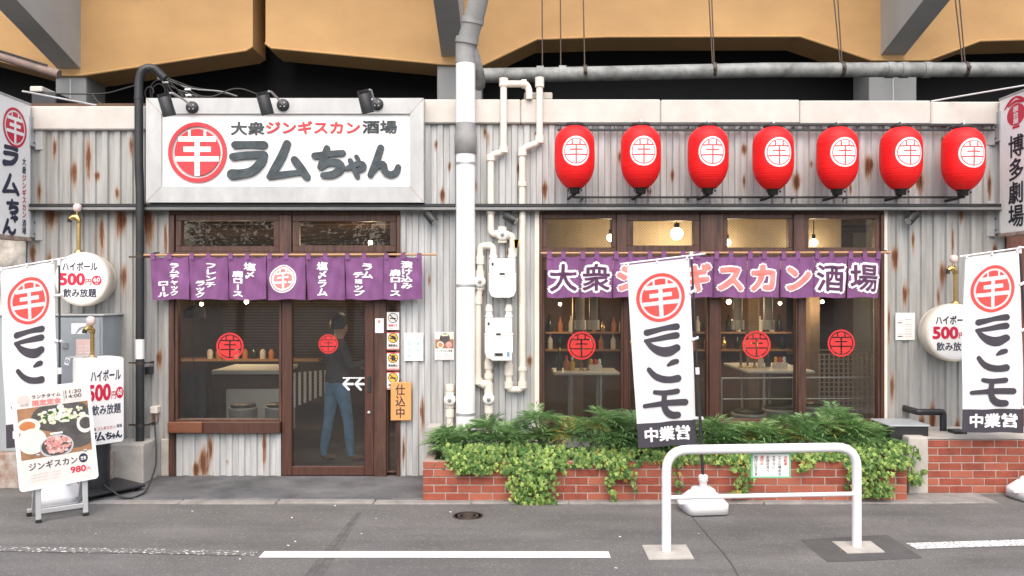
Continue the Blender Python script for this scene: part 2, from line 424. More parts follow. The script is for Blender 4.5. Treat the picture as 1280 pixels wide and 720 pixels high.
defmat('neighbour_wood', (.14, .05, .03), .6, var=.3, stretch=(4, 4, .4))
defmat('frame_rust', (.30, .17, .10), .8, var=.3, scale=30)
defmat('knob', (.72, .55, .52), .3, var=.2, scale=20)
defmat('dirty_pipe', (.25, .18, .155), .7, var=.25, scale=6)
defmat('sill_orange', (.15, .055, .026), .5, var=.25, scale=6, stretch=(.6, 6, 6))
defmat('tape', (.75, .75, .72), .5)

def glass_material():
    m = bpy.data.materials.new('wired_glass'); m.use_nodes = True; n = m.node_tree.nodes; l = m.node_tree.links; n.clear()
    out = n.new('ShaderNodeOutputMaterial'); tr = n.new('ShaderNodeBsdfTransparent'); tr.inputs[0].default_value = (.80, .82, .80, 1)
    gl = n.new('ShaderNodeBsdfGlossy'); gl.inputs['Roughness'].default_value = .012
    fr = n.new('ShaderNodeFresnel'); fr.inputs[0].default_value = 1.52
    mul = n.new('ShaderNodeMath'); mul.operation = 'MULTIPLY'; mul.inputs[1].default_value = 1.4; l.new(fr.outputs[0], mul.inputs[0])
    mx = n.new('ShaderNodeMixShader'); l.new(mul.outputs[0], mx.inputs[0]); l.new(tr.outputs[0], mx.inputs[1]); l.new(gl.outputs[0], mx.inputs[2])
    tc = n.new('ShaderNodeTexCoord'); sp = n.new('ShaderNodeSeparateXYZ'); l.new(tc.outputs['Object'], sp.inputs[0])
    masks = []
    for op in ('ADD', 'SUBTRACT'):
        a = n.new('ShaderNodeMath'); a.operation = op; l.new(sp.outputs[0], a.inputs[0]); l.new(sp.outputs[2], a.inputs[1])
        b = n.new('ShaderNodeMath'); b.operation = 'MULTIPLY'; b.inputs[1].default_value = 1 / .034; l.new(a.outputs[0], b.inputs[0])
        c = n.new('ShaderNodeMath'); c.operation = 'FRACT'; l.new(b.outputs[0], c.inputs[0])
        d = n.new('ShaderNodeMath'); d.operation = 'LESS_THAN'; d.inputs[1].default_value = .085; l.new(c.outputs[0], d.inputs[0]); masks.append(d)
    mm = n.new('ShaderNodeMath'); mm.operation = 'MAXIMUM'; l.new(masks[0].outputs[0], mm.inputs[0]); l.new(masks[1].outputs[0], mm.inputs[1])
    df = n.new('ShaderNodeBsdfDiffuse'); df.inputs[0].default_value = (.09, .09, .088, 1)
    m2 = n.new('ShaderNodeMixShader'); l.new(mm.outputs[0], m2.inputs[0]); l.new(mx.outputs[0], m2.inputs[1]); l.new(df.outputs[0], m2.inputs[2])
    l.new(m2.outputs[0], out.inputs[0]); return m
M['glass'] = glass_material()

def corrugated_material():
    m = mat('corrugated', (.375, .383, .382), .55, .05, var=.17, scale=3.0, stretch=(5, 1, .35), bump=.03, col2=(.475, .483, .483), fine=.05)
    n = m.node_tree.nodes; l = m.node_tree.links; p = n['Principled BSDF']
    src = p.inputs['Base Color'].links[0].from_socket
    at = n.new('ShaderNodeAttribute'); at.attribute_name = 'rust'
    tc = n.new('ShaderNodeTexCoord'); mp = n.new('ShaderNodeMapping'); mp.inputs['Scale'].default_value = (95, 20, 9); l.new(tc.outputs['Object'], mp.inputs[0])
    nz = n.new('ShaderNodeTexNoise'); nz.inputs['Scale'].default_value = 1; nz.inputs['Detail'].default_value = 5; l.new(mp.outputs[0], nz.inputs['Vector'])
    a = n.new('ShaderNodeMath'); a.operation = 'MULTIPLY_ADD'; a.inputs[1].default_value = 1.1; a.inputs[2].default_value = -.55; l.new(nz.outputs['Fac'], a.inputs[0])
    b = n.new('ShaderNodeMath'); b.operation = 'ADD'; l.new(at.outputs['Fac'], b.inputs[0]); l.new(a.outputs[0], b.inputs[1])
    gate = n.new('ShaderNodeMath'); gate.operation = 'MULTIPLY'; gate.use_clamp = True; gate.inputs[1].default_value = 6; l.new(at.outputs['Fac'], gate.inputs[0])
    rr = n.new('ShaderNodeMapRange'); rr.inputs['From Min'].default_value = .16; rr.inputs['From Max'].default_value = .72; l.new(b.outputs[0], rr.inputs[0])
    g2 = n.new('ShaderNodeMath'); g2.operation = 'MULTIPLY'; l.new(rr.outputs[0], g2.inputs[0]); l.new(gate.outputs[0], g2.inputs[1])
    rc = n.new('ShaderNodeValToRGB'); rc.color_ramp.elements[0].color = (.36, .20, .11, 1); rc.color_ramp.elements[1].color = (.12, .045, .02, 1); l.new(b.outputs[0], rc.inputs[0])
    rc.color_ramp.elements[0].position = .25; rc.color_ramp.elements[1].position = .95
    # brown water stains running down
    m3 = n.new('ShaderNodeMapping'); m3.inputs['Scale'].default_value = (9, 1, .5); l.new(tc.outputs['Object'], m3.inputs[0])
    n3 = n.new('ShaderNodeTexNoise'); n3.inputs['Scale'].default_value = 1.3; n3.inputs['Detail'].default_value = 4; l.new(m3.outputs[0], n3.inputs['Vector'])
    r3 = n.new('ShaderNodeMapRange'); r3.inputs['From Min'].default_value = .52; r3.inputs['From Max'].default_value = .78; r3.inputs['To Max'].default_value = .5; l.new(n3.outputs['Fac'], r3.inputs[0])
    x3 = n.new('ShaderNodeMix'); x3.data_type = 'RGBA'; l.new(r3.outputs[0], x3.inputs[0]); l.new(src, x3.inputs[6]); x3.inputs[7].default_value = (.25, .205, .165, 1)
    mx = n.new('ShaderNodeMix'); mx.data_type = 'RGBA'; l.new(g2.outputs[0], mx.inputs[0]); l.new(x3.outputs[2], mx.inputs[6]); l.new(rc.outputs[0], mx.inputs[7])
    l.new(mx.outputs[2], p.inputs['Base Color'])
    ro = n.new('ShaderNodeMapRange'); ro.inputs['To Min'].default_value = .5; ro.inputs['To Max'].default_value = .9; l.new(g2.outputs[0], ro.inputs[0]); l.new(ro.outputs[0], p.inputs['Roughness'])
    return m
M['corrugated'] = corrugated_material()
M['corrugated_old'] = M['corrugated'].copy(); M['corrugated_old'].name = 'corrugated_old'
for q_ in M['corrugated_old'].node_tree.nodes:
    if q_.type == 'VALTORGB' and q_.color_ramp.elements[0].color[2] > .2:
        q_.color_ramp.elements[0].color = (.235, .238, .228, 1); q_.color_ramp.elements[1].color = (.42, .42, .405, 1)

def asphalt_material():
    m = mat('asphalt', (.118, .113, .107), .85, var=.12, scale=.9, bump=.6, bscale=150, col2=(.136, .131, .124), fine=.36)
    n = m.node_tree.nodes; l = m.node_tree.links; p = n['Principled BSDF']; src = p.inputs['Base Color'].links[0].from_socket
    tc = n.new('ShaderNodeTexCoord')
    # pale aggregate grains and long faint wear tracks
    vo = n.new('ShaderNodeTexVoronoi'); vo.inputs['Scale'].default_value = 75; l.new(tc.outputs['Object'], vo.inputs['Vector'])
    sp = n.new('ShaderNodeSeparateColor'); l.new(vo.outputs['Color'], sp.inputs[0])
    gt = n.new('ShaderNodeMapRange'); gt.inputs['From Min'].default_value = .82; gt.inputs['From Max'].default_value = 1.0; gt.inputs['To Max'].default_value = .38; l.new(sp.outputs[0], gt.inputs[0])
    mx = n.new('ShaderNodeMix'); mx.data_type = 'RGBA'; l.new(gt.outputs[0], mx.inputs[0]); l.new(src, mx.inputs[6]); mx.inputs[7].default_value = (.30, .29, .27, 1)
    mp = n.new('ShaderNodeMapping'); mp.inputs['Scale'].default_value = (.35, 1.6, 1); l.new(tc.outputs['Object'], mp.inputs[0])
    nz = n.new('ShaderNodeTexNoise'); nz.inputs['Scale'].default_value = 2; nz.inputs['Detail'].default_value = 5; l.new(mp.outputs[0], nz.inputs['Vector'])
    mr = n.new('ShaderNodeMapRange'); mr.inputs['From Min'].default_value = .3; mr.inputs['From Max'].default_value = .7; mr.inputs['To Min'].default_value = .8; mr.inputs['To Max'].default_value = 1.15; l.new(nz.outputs['Fac'], mr.inputs[0])
    m2 = n.new('ShaderNodeMix'); m2.data_type = 'RGBA'; m2.blend_type = 'MULTIPLY'; m2.inputs[0].default_value = 1; l.new(mx.outputs[2], m2.inputs[6]); l.new(mr.outputs[0], m2.inputs[7])
    l.new(m2.outputs[2], p.inputs['Base Color']); return m
M['asphalt'] = asphalt_material()

def worn_paint(name, lo, hi, sc=55):
    m = mat(name, (.72, .72, .70), .6, var=.05, scale=5); n = m.node_tree.nodes; l = m.node_tree.links
    p = n['Principled BSDF']; src = p.inputs['Base Color'].links[0].from_socket
    tc = n.new('ShaderNodeTexCoord'); nz = n.new('ShaderNodeTexNoise'); nz.inputs['Scale'].default_value = sc; nz.inputs['Detail'].default_value = 3; l.new(tc.outputs['Object'], nz.inputs['Vector'])
    mr = n.new('ShaderNodeMapRange'); mr.inputs['From Min'].default_value = lo; mr.inputs['From Max'].default_value = hi; l.new(nz.outputs['Fac'], mr.inputs[0])
    mx = n.new('ShaderNodeMix'); mx.data_type = 'RGBA'; l.new(mr.outputs[0], mx.inputs[0]); mx.inputs[6].default_value = (.125, .12, .113, 1); l.new(src, mx.inputs[7]); l.new(mx.outputs[2], p.inputs['Base Color'])
    M[name] = m
worn_paint('line_fresh', .28, .36); worn_paint('line_worn', .56, .64, 32); worn_paint('line_faded', .40, .48, 45)

# ================================================================== SETTING
g = MB(); g.sheet(lambda u, v: (-90 + 180 * u, -100 + 190 * v, 0), 2, 2, 'asphalt', False)
struct(g.build('road', origin=(0, 0, 0)))
xa0, xa1 = X(150), X(529, -1.03)
g = MB(); g.box(-4.1, xa1 + .03, -1.0, 2.0, -.05, .024, 'apron', .006); struct(g.build('entrance_apron'))
g = MB()
for i in range(9):
    a = -4.06 + i * .92; g.box(a, a + .91, -1.13 - .01 * (i % 2), -1.003, -.05, .014 + .002 * (i % 3), 'kerb', .008)
struct(g.build('kerb_strip'))
def strip(name, pts, wd, k, z=.004):
    """a flat painted or cut strip on the ground along photo-measured points"""
    g = MB(); n = len(pts)
    P = [Vector((X(px, YG(py)), YG(py), z)) for px, py in pts]; L = []; Q = []
    for i, p in enumerate(P):
        d = (P[min(i + 1, n - 1)] - P[max(i - 1, 0)]).normalized(); s = Vector((-d.y, d.x, 0)) * (wd[i] if isinstance(wd, list) else wd) / 2
        L.append(p + s); Q.append(p - s)
    for i in range(n - 1): g.add([L[i], L[i + 1], Q[i + 1], Q[i]], [(0, 3, 2, 1)], k)
    return struct(g.build(name))
strip('road_line', [(327, 693.5), (762, 693.8)], .155, 'line_fresh')
strip('road_line', [(-40, 686), (100, 688), (321, 692)], .12, 'line_worn')
strip('road_line', [(1139, 683), (1200, 681), (1330, 677)], .15, 'line_faded')
strip('road_seam', [(449, 641), (430, 668), (412, 692), (385, 730), (350, 790)], [.05, .09, .13, .14, .14], 'stain', .0014)
strip('road_seam', [(449, 641), (430, 668), (412, 692), (385, 730), (350, 790)], .008, 'crack', .0019)
strip('road_seam', [(855, 633), (872, 655), (890, 676), (903, 690), (915, 706), (928, 730)], .014, 'crack', .0016)
pp = [(1000, 675), (1108, 668.5), (1154, 698), (1034, 703)]
g = MB(); g.add([(X(a, YG(b)), YG(b), .0025) for a, b in pp], [(3, 2, 1, 0)], 'patch'); struct(g.build('road_patch'))
# a pale strip at the foot of the flower bed and of the low wall
g = MB(); g.box(-.87, 4.6, -1.10, -.5, -.03, .012, 'kerb', .005); struct(g.build('bed_footing'))

# ================================================================== RESTAURANT
shop = thing('restaurant', 'corrugated iron restaurant front with dark timber windows and door', 'restaurant', (0, 0, 0))
RUST = [(93,215,10,36),(111,196,11,62),(122,219,8,14),(148,241,8,16),(50,238,9,32),(65,268,22,34),(185,278,22,60),(155,345,9,36),(155,275,10,26),(42,316,7,34),
 (178,430,7,26),(200,447,8,28),(193,520,6,24),(562,207,5,14),(553,243,9,20),(594,232,5,26),(681,236,9,28),(637,316,9,17),(662,450,9,16),(528,515,7,50),(610,172,4,22),(606,165,5,18),
 (775,196,7,18),(840,218,5,17),(930,186,9,17),(930,226,5,22),(812,239,6,10),(995,226,12,28),(1013,205,4,14),(1085,206,15,32),(1149,226,12,28),(1236,230,9,44),(1118,320,10,32),
 (1178,341,10,34),(1131,366,9,34),(1115,482,7,44),(1165,522,10,50),(1152,527,8,26),(1200,268,7,20),(1243,312,6,18),(255,577,18,46),(263,560,8,40),(246,585,10,30),(331,556,7,56),(285,576,4,12),(537,350,4,22),(1196,535,7,30),(500,318,5,16),(128,290,10,60),(150,275,12,40),(208,300,6,60),(62,330,8,40),(205,560,6,50),(505,560,5,40),(1190,300,6,60),(1215,340,7,40),(1140,300,5,30),(1128,560,6,40),(1172,370,5,30),(1110,400,5,60),(575,330,5,30),(648,210,5,18),(545,180,5,16),(730,212,4,16),(960,170,6,12),(1178,175,5,16),(1062,235,5,18),(892,175,4,12),(70,185,6,30),(165,180,6,30),(705,168,8,16),(670,168,6,12)]
def corr(x0, x1, z0, z1, Y=0.0, nz=None):
    per = .1335; prof = [(0, -.024), (.056, -.024), (.068, 0), (.121, 0)]
    xs = []
    k = math.floor(x0 / per) - 1
    while k * per < x1 + per:
        for a, b in prof: xs.append((k * per + a, b))
        k += 1
    pts = [q for q in xs if x0 < q[0] < x1]
    def yat(x):
        for (a, b), (c, d) in zip(xs, xs[1:]):
            if a <= x <= c: return b + (d - b) * (x - a) / (c - a)
        return 0
    pts = [(x0, yat(x0))] + pts + [(x1, yat(x1))]
    # extra columns so that the rust shapes resolve
    fine = []
    for (a, b), (c, d) in zip(pts, pts[1:]):
        n = max(1, int((c - a) / .017))
        for i in range(n): fine.append((a + (c - a) * i / n, b + (d - b) * i / n))
    fine.append(pts[-1])
    nz = max(2, int((z1 - z0) / .03)); nx = len(fine)
    xx = np.array([q[0] for q in fine]); yy = np.array([q[1] for q in fine]) + Y; zz = np.linspace(z0, z1, nz + 1)
    Xg, Zg = np.meshgrid(xx, zz); Yg = np.broadcast_to(yy, Xg.shape)
    co = np.stack([Xg, Yg, Zg], -1).reshape(-1, 3)
    ru = np.zeros(Xg.shape)
    for (px, py, ww, hh) in RUST:
        cx, cz = X(px), Z(py); sx, sz = ww * .0086 * .46, hh * .0086 * .5
        u = (Xg - cx) / sx; v = (Zg - cz) / sz
        sh = 1.05 * np.exp(-1.1 * u ** 2 * (1.0 + .6 * np.abs(v))) * np.exp(-np.where(v < 0, .75, 1.5) * np.abs(v) ** 1.8); sh[sh < .04] = 0
        ru = np.maximum(ru, sh)
    # seams: a little rust along the lower edges
    fs = [(j * nx + i, j * nx + i + 1, (j + 1) * nx + i + 1, (j + 1) * nx + i) for j in range(nz) for i in range(nx - 1)]
    return co, ru.reshape(-1), fs
def cladding(parts):
    V = []; Ru = []; F = []; o = 0; MI = []
    for p in parts:
        co, ru, fs = corr(*p[:5]); V.append(co); Ru.append(ru); F += [tuple(o + q for q in f) for f in fs]; o += len(co); MI += [1 if len(p) > 5 and p[5] else 0] * len(fs)
    V = np.concatenate(V); Ru = np.concatenate(Ru)
    me = bpy.data.meshes.new('cladding'); me.from_pydata(V.tolist(), [], F); me.materials.append(M['corrugated']); me.materials.append(M['corrugated_old']); me.polygons.foreach_set('material_index', MI)
    at = me.attributes.new('rust', 'FLOAT', 'POINT'); at.data.foreach_set('value', Ru.astype('f'))
    ob = bpy.data.objects.new('cladding', me); COL.objects.link(ob); ob.parent = shop; return ob
zB0, zB1 = Z(262), Z(255)        # the dark steel band
xL, xR = X(34), X(1256)
cladding([(xL, X(182), zB1 - .02, Z(162), 0, 1), (X(182), xR, zB1 - .02, Z(156)), (xL, X(213), 0, zB0 + .02, 0, 1), (X(500), X(669), 0, zB0 + .02), (X(1105), xR, 0, zB0 + .02, 0, 1),
          (X(219), X(352), .02, Z(540)), (X(669), X(1105), .1, Z(530), .03)])
# solid wall behind the sheets
b = MB(); Yb0, Yb1 = .045, .14
for a0, a1, c0, c1 in [(34, 213, 597, 255), (500, 669, 597, 255), (1105, 1256, 597, 255), (213, 353, 597, 540), (669, 1105, 597, 530), (34, 1256, 255, 128)]:
    b.box(X(a0), X(a1), Yb0, Yb1, Z(c0) if c0 < 597 else 0, Z(c1), 'in_wall')
b.build('inner_wall', shop)
# parapet, in sheets with joints; the left stretch sits a little lower
b = MB()
for (a0, a1, t0, t1) in [(36, 183, 132.5, 162), (529, 651, 124, 154), (651, 826, 124, 154), (826, 1000, 124.5, 154), (1000, 1164, 125.5, 155), (1164, 1262, 127, 156)]:
    b.box(X(a0, -.07) + .002, X(a1, -.07) - .002, -.07, .25, Z(t1, -.07), Z(t0, -.07), 'parapet', .012)
b.box(X(183, -.07), X(529, -.07), -.06, .25, Z(158, -.07), Z(128, -.07), 'parapet', .01)
b.build('parapet', shop)
# dark steel band between the storeys
b = MB(); Yc = -.16
b.box(X(36, Yc), X(1252, Yc), Yc, 0, Z(258.2, Yc), Z(254.5, Yc), 'black_metal', .004)
b.box(X(36, Yc), X(1252, Yc), Yc + .012, Yc + .04, Z(262.6, Yc), Z(258.2, Yc) + .003, 'grey_pipe', .003)
b.box(X(36, Yc), X(1252, Yc), Yc - .006, Yc + .015, Z(263.4, Yc), Z(262, Yc), 'black_metal', .002)
for i in range(16): b.box(X(60 + i * 78), X(62 + i * 78), Yc + .03, -.005, zB0 + .005, zB0 + .03, 'black_metal')
b.build('canopy_band', shop)
b = MB(); b.box(xL, xR, .1, 6.0, 3.55, 3.70, 'roofing'); b.build('roof', shop)
b = MB(); b.box(xL, xR, .141, 6, -.02, .02, 'in_floor'); b.build('interior_floor', shop)
b = MB(); b.box(xL, xR, .141, 6, 3.0, 3.06, 'in_ceiling')
for i in range(7): b.box(xL, xR, .8 + i * .75, .9 + i * .75, 2.86, 3.0, 'in_wall')
b.build('interior_ceiling', shop)
b = MB(); b.box(xL, xR, 5.8, 6, .02, 3.0, 'in_wall')
for i in range(44): b.box(xL, -1.0, 5.74, 5.79, .75 + i * .05, .775 + i * .05, 'in_slat')
b.box(2.2, 5.0, 5.7, 5.79, .9, 2.9, 'in_cream')
for xx in (xL, xR - .12): b.box(xx, xx + .12, .141, 5.8, .02, 3.0, 'in_wall')
b.box(X(672), X(1120), 1.5, 1.56, 2.28, 3.0, 'in_cream')  # added cream backdrop close behind the bulbs, there to catch their glow
b.build('interior_wall', shop)
# corner trim beside the right window
b = MB(); b.box(X(668), X(674), -.05, .05, Z(560), zB0, 'cream_pipe', .006); b.build('corner_trim', shop); b = MB(); b.box(X(1102.5), X(1107), -.05, .05, Z(548), zB0, 'cream_pipe', .005); b.build('corner_trim', shop); b = MB(); b.box(X(202), X(213.5), -.035, .045, .02, Z(548), 'pale_concrete', .01); b.build('corner_trim', shop)

# ---- timber posts and beams
b = MB(); T0, T1 = -.055, .10
b.box(X(213), X(500), T0 + .01, T1, Z(269), zB0 - .005, 'timber', .006)
b.box(X(213), X(220), T0, T1, 0.02, Z(269), 'timber', .006)
b.box(X(350.5), X(366), T0, T1, Z(322), Z(269), 'timber', .006)
b.box(X(220), X(350.5), T0 + .006, T1, Z(323), Z(315), 'timber', .004); b.box(X(366), X(484), T0 + .006, T1, Z(323), Z(315), 'timber', .004)
b.box(X(468.5), X(484), T0 - .004, T1, 0.02, Z(323), 'timber', .006)
b.box(X(496.5), X(501), T0, T1, 0.02, Z(269), 'timber', .004)
b.box(X(669), X(1104), T0 + .01, T1, Z(268), zB0 - .005, 'timber', .006)
b.box(X(674.5), X(678), T0, T1, Z(532), Z(268), 'timber', .004)
b.box(X(1098.5), X(1103), T0, T1, Z(532), Z(268), 'timber_red', .005)
b.box(X(885), X(898), T0 - .01, T1, Z(532), Z(318), 'timber_red', .006)
b.box(X(874), X(903), T0 - .004, T1, Z(318), Z(268), 'timber', .006)
b.box(X(778.5), X(785), T0 + .008, T1, Z(532), Z(318), 'timber_red', .004)
b.box(X(996), X(1004), T0 + .008, T1, Z(532), Z(318), 'timber', .004)
b.box(X(678), X(1098.5), T0 + .012, T1, Z(323), Z(314.5), 'timber', .004)
b.build('timber_post', shop)

# ---- windows: frame > pane, decal, sill
def window(a0, a1, b0, b1, bw, k='timber', Y0=-.035, Y1=.06, decal=None, label=None):
    f = MB(); ax0, ax1, az0, az1 = X(a0), X(a1), Z(b1), Z(b0)
    t = bw * .00862
    f.box(ax0, ax1, Y0, Y1, az1 - t, az1, k, .004); f.box(ax0, ax1, Y0, Y1, az0, az0 + t, k, .004)
    f.box(ax0, ax0 + t, Y0 + .002, Y1 - .002, az0 + t, az1 - t, k, .004); f.box(ax1 - t, ax1, Y0 + .002, Y1 - .002, az0 + t, az1 - t, k, .004)
    wdw = f.build('window', shop)
    p = MB(); p.rect(ax0 + t * .7, ax1 - t * .7, az0 + t * .7, az1 - t * .7, front(.012), 0, 'glass'); p.build('pane', wdw)
    if decal:
        d = MB(); emblem_cut(d, X(decal[0]), Z(decal[1]), -decal[2] * .00862, front(.009), 0, 'sticker_red'); d.build('decal', wdw)
    return wdw
window(221, 350, 269, 315, 7); window(366.5, 496, 269, 315, 8)
lw = window(220, 353, 323, 527, 3.5, decal=(287, 433, 17))
s = MB(); s.box(X(214), X(353), -.10, .06, Z(540), Z(526), 'timber_red', .006); s.box(X(215.5), X(258), -.135, -.08, Z(539), Z(525.5), 'sill_orange', .008); s.build('sill', lw)
window(484, 496.5, 323, 590, 2)
for a0, a1 in ((678, 770), (783, 874), (903, 990), (1004, 1098)): window(a0, a1, 268, 315, 5.5 if a0 != 783 else 8)
b = MB()
for a0, a1 in ((770, 783), (990, 1004)): b.box(X(a0), X(a1), T0 - .002, T1, Z(315), Z(268), 'timber', .005)
b.build('timber_post', shop)
window(678, 778.5, 323, 526, 2.5, decal=(727, 432, 17.5)); window(785, 885, 323, 526, 2.5)
window(898, 996, 323, 526, 2.5, decal=(946, 431, 17.5)); rw = window(1004, 1098.5, 323, 526, 2.5, decal=(1052, 429, 17))
s = MB(); s.box(X(674), X(1104), -.10, .06, Z(536), Z(525.5), 'timber', .006); s.build('sill', rw)

# ---- sliding door: stiles and rails with pane, handle, lock and decals
f = MB(); Y0, Y1 = -.04, .03
f.box(X(353.5), X(366), Y0, Y1, .03, Z(322), 'timber_red', .006); f.box(X(456.5), X(468.3), Y0, Y1, .03, Z(322), 'timber_red', .006)
f.box(X(366), X(456.5), Y0 + .002, Y1 - .002, .03, Z(582), 'timber_red', .006); f.box(X(366), X(456.5), Y0 + .002, Y1 - .002, Z(331), Z(322), 'timber_red', .006)
door = f.build('door', shop)
p = MB(); p.rect(X(365), X(458), Z(583), Z(330), front(.0), 0, 'glass'); p.build('pane', door)
h = MB(); h.box(X(460.5), X(464.5), Y0 - .012, Y0 + .004, Z(490), Z(470), 'black_metal', .004); h.build('handle', door)
h = MB(); h.lathe([(.004, 0), (.019, .002), (.019, .012), (.012, .02), (0, .022)], (0, 0, 0), 'steel', 16, 'Y', mtx=Matrix.Translation((X(462), Y0, Z(515))) @ Matrix.Scale(-1, 4, (0, 1, 0))); h.build('lock', door)
d = MB(); emblem_cut(d, X(410.5), Z(430), -.104, front(-.003), 0, 'sticker_red', 52); d.build('decal', door)
d = MB(); fm = pxmap(-.003)
for a in (428, 443):
    d.rect(a + 3, a + 14, 478.6, 481.4, fm, 0, 'print_white')
    d.stroke([(a + 8, 473, 2.6), (a + 1.5, 480, 2.6)], fm, .0006, 'print_white'); d.stroke([(a + 1.5, 480, 2.6), (a + 8, 487, 2.6)], fm, .0012, 'print_white')
for i in range(14): d.rect(428.5 + i * 2.0, 430.1 + i * 2.0, 471.6, 473.2, fm, .0002, 'print_white')
d.build('decal', door)
d = MB(); fm = pxmap(-.062)
d.rect(469, 479.5, 398, 416, fm, 0, 'print_white'); d.rect(472.5, 475.5, 400, 404, fm, .001, 'salmon'); d.build('notice', door)
# four house-rule stickers on the narrow side light
for i, (y0, y1, k) in enumerate([(390, 412, 0), (415, 437, 1), (440, 462, 1), (464.5, 486, 1)]):
    d = MB(); fm = pxmap(-.056)
    d.box(X(483.6, -.056), X(499, -.056), -.056, -.05, Z(y1), Z(y0), 'paper' if k == 0 else 'poster_bg')
    fm = pxmap(-.0575)
    d.disc(491.3, y0 + 7.5, 6.2, fm, 0, 'banner_ink', rings=1, seg=24); d.disc(491.3, y0 + 7.5, 5.4, fm, .0008, 'poster_bg' if k == 0 else 'yellow', rings=1, seg=24)
    d.stroke([(488, y0 + 8, 1.6), (494.5, y0 + 8, 1.6)], fm, .0016, 'ink')
    if i == 1: d.stroke([(490, y0 + 5, 1.5), (493, y0 + 7, 3), (494, y0 + 10, 1.2)], fm, .0018, 'ink')
    if i == 2: d.rect(489.5, 493.5, y0 + 4, y0 + 11, fm, .0018, 'ink')
    d.stroke([(487, y0 + 3.5, 1.1), (495.6, y0 + 11.5, 1.1)], fm, .0024, 'banner_ink')
    d.text(['禁煙です', '撮影禁止', '飲食禁止', '持込禁止'][i], 485.5, 497.3, y0 + 15.2, y0 + 18.4, fm, .0008, 'red' if k == 0 else 'ink', .03)
    d.text(['おねがい', 'ください', 'ください', 'ください'][i], 487, 496, y0 + 19.2, y0 + 21, fm, .0008, 'paper_grey', .02)
    if k: 
        for zz in (y0 + .4, y1 - .9): d.rect(483.6, 499, zz, zz + .9, fm, .0009, 'red')
    o = d.build('warning_sticker', shop)

# ================================================================== VIADUCT
via = thing('railway_viaduct', 'tan painted girders and grey brackets of the viaduct over the roof', 'viaduct', (0, 3.2, 0))
YV = 3.0; dV = .62
def vx(px): return X(px, YV)
def vz(py): return Z(py, YV)
TOP = 7.3
def girder(outline):
    b = MB(); n = len(outline)
    pts = [(vx(a), vz(c)) for a, c in outline]; pl = [(pts[0][0], TOP)] + pts + [(pts[-1][0], TOP)]
    fr = [(x, YV, z) for x, z in pl]; bk = [(x, YV + dV, z) for x, z in pl]; m = len(pl)
    b.add(fr, [tuple(range(m))], 'tan'); b.add(bk, [tuple(range(m))[::-1]], 'tan')
    for i in range(m):
        j = (i + 1) % m
        b.add([fr[i], bk[i], bk[j], fr[j]], [(0, 1, 2, 3)], 'tan')
    # thin drip lip along the lower edge
    for (x0, z0), (x1, z1) in zip(pts, pts[1:]): b.tube([(x0, YV - .012, z0 + .02), (x1, YV - .012, z1 + .02)], .022, 'tan', 6)
    return b.build('girder', via)
girder([(-420, 62), (-200, 50), (-60, 62), (70, 96), (104, 96), (308, 65), (316, 60)])
girder([(332, 56), (340, 62), (552, 82), (604, 83), (671, 51), (760, 48), (1000, 47.5), (1088, 77), (1160, 77), (1224, 53), (1300, 51), (1500, 50), (1600, 80)])
for a0, a1, t in [(68, 107, 98), (546, 602, 84), (1087, 1147, 78)]:
    b = MB(); b.box(vx(a0), vx(a1), YV + .02, YV + .60, 0, vz(t) + .25, 'pier', .03)
    b.box(vx((a0 + a1) / 2) - .01, vx((a0 + a1) / 2) + .01, YV + .012, YV + .03, 3.5, vz(t), 'bracket_grey'); b.build('pier', via)
def bracket(xa, xb, zb):
    b = MB(); Yf = .9; up = .62
    pr = [(YV - .002, vz(zb)), (YV - .002, TOP - .2), (Yf - .8, TOP - .2), (Yf - .8, vz(zb) + up + .22), ]
    n = len(pr); L = [(vx(xa), y, z) for y, z in pr]; Q = [(vx(xb), y, z) for y, z in pr]
    b.add(L + Q, [tuple(range(n)), tuple(range(2 * n - 1, n - 1, -1))] + [(i, n + i, n + (i + 1) % n, (i + 1) % n) for i in range(n)], 'bracket_grey')
    return b.build('bracket', via, recalc=True)
bracket(72, 101, 86); bracket(552, 580, 71); bracket(1101, 1131, 69)
b = MB(); b.box(-14, 16, 2.2, 14, TOP, TOP + .5, 'bracket_grey'); b.build('deck', via)
b = MB(); b.box(-14, 16, 13, 13.3, 0, TOP, 'dark_under'); b.box(-14, 16, YV + 1.2, YV + 1.3, 3.7, TOP, 'dark_under'); b.box(-12, 14, 6.1, 13, 3.5, 3.6, 'dark_under'); b.build('shade_backing', via)  # near-black sheets whose colour stands in for the shade under the viaduct
# hangers down to the drain pipe live with the pipe
dp = thing('drain_pipe', 'long grey horizontal drain pipe hung on thin rods under the viaduct', 'pipe', (X(900, 1.2), 1.2, Z(92, 1.2)))
b = MB(); Yp = 1.2; xe = X(597, Yp)
b.tube([(xe, Yp, Z(94.5, Yp)), (X(700, Yp), Yp, Z(93, Yp)), (X(960, Yp), Yp, Z(87.5, Yp)), (X(1340, Yp), Yp, Z(87, Yp))], .088, 'drain_pipe', 20)
b.build('pipe_run', dp)
for a, c in ((675, 92.5), (703, 92), (1112, 87.5), (1130, 87.5), (1158, 87.5)):
    k = MB(); k.tube([(X(a - 4.5, Yp), Yp, Z(c, Yp)), (X(a + 4.5, Yp), Yp, Z(c, Yp))], .098, 'drain_pipe', 20); k.build('coupling', dp)
for a, a2, c in ((731, 728, 90), (891, 884, 88), (893, 890, 88), (1051, 1037, 87), (1053, 1047, 87), (1204, 1190, 87), (1207, 1199, 87), (678, 678, 91), (701, 701, 91)):
    k = MB(); k.tube([(X(a, Yp), Yp, Z(c, Yp)), (X(a2, Yp), Yp + .25, TOP - .1)], .008, 'rod_brown', 6); k.build('hanger_rod', dp)
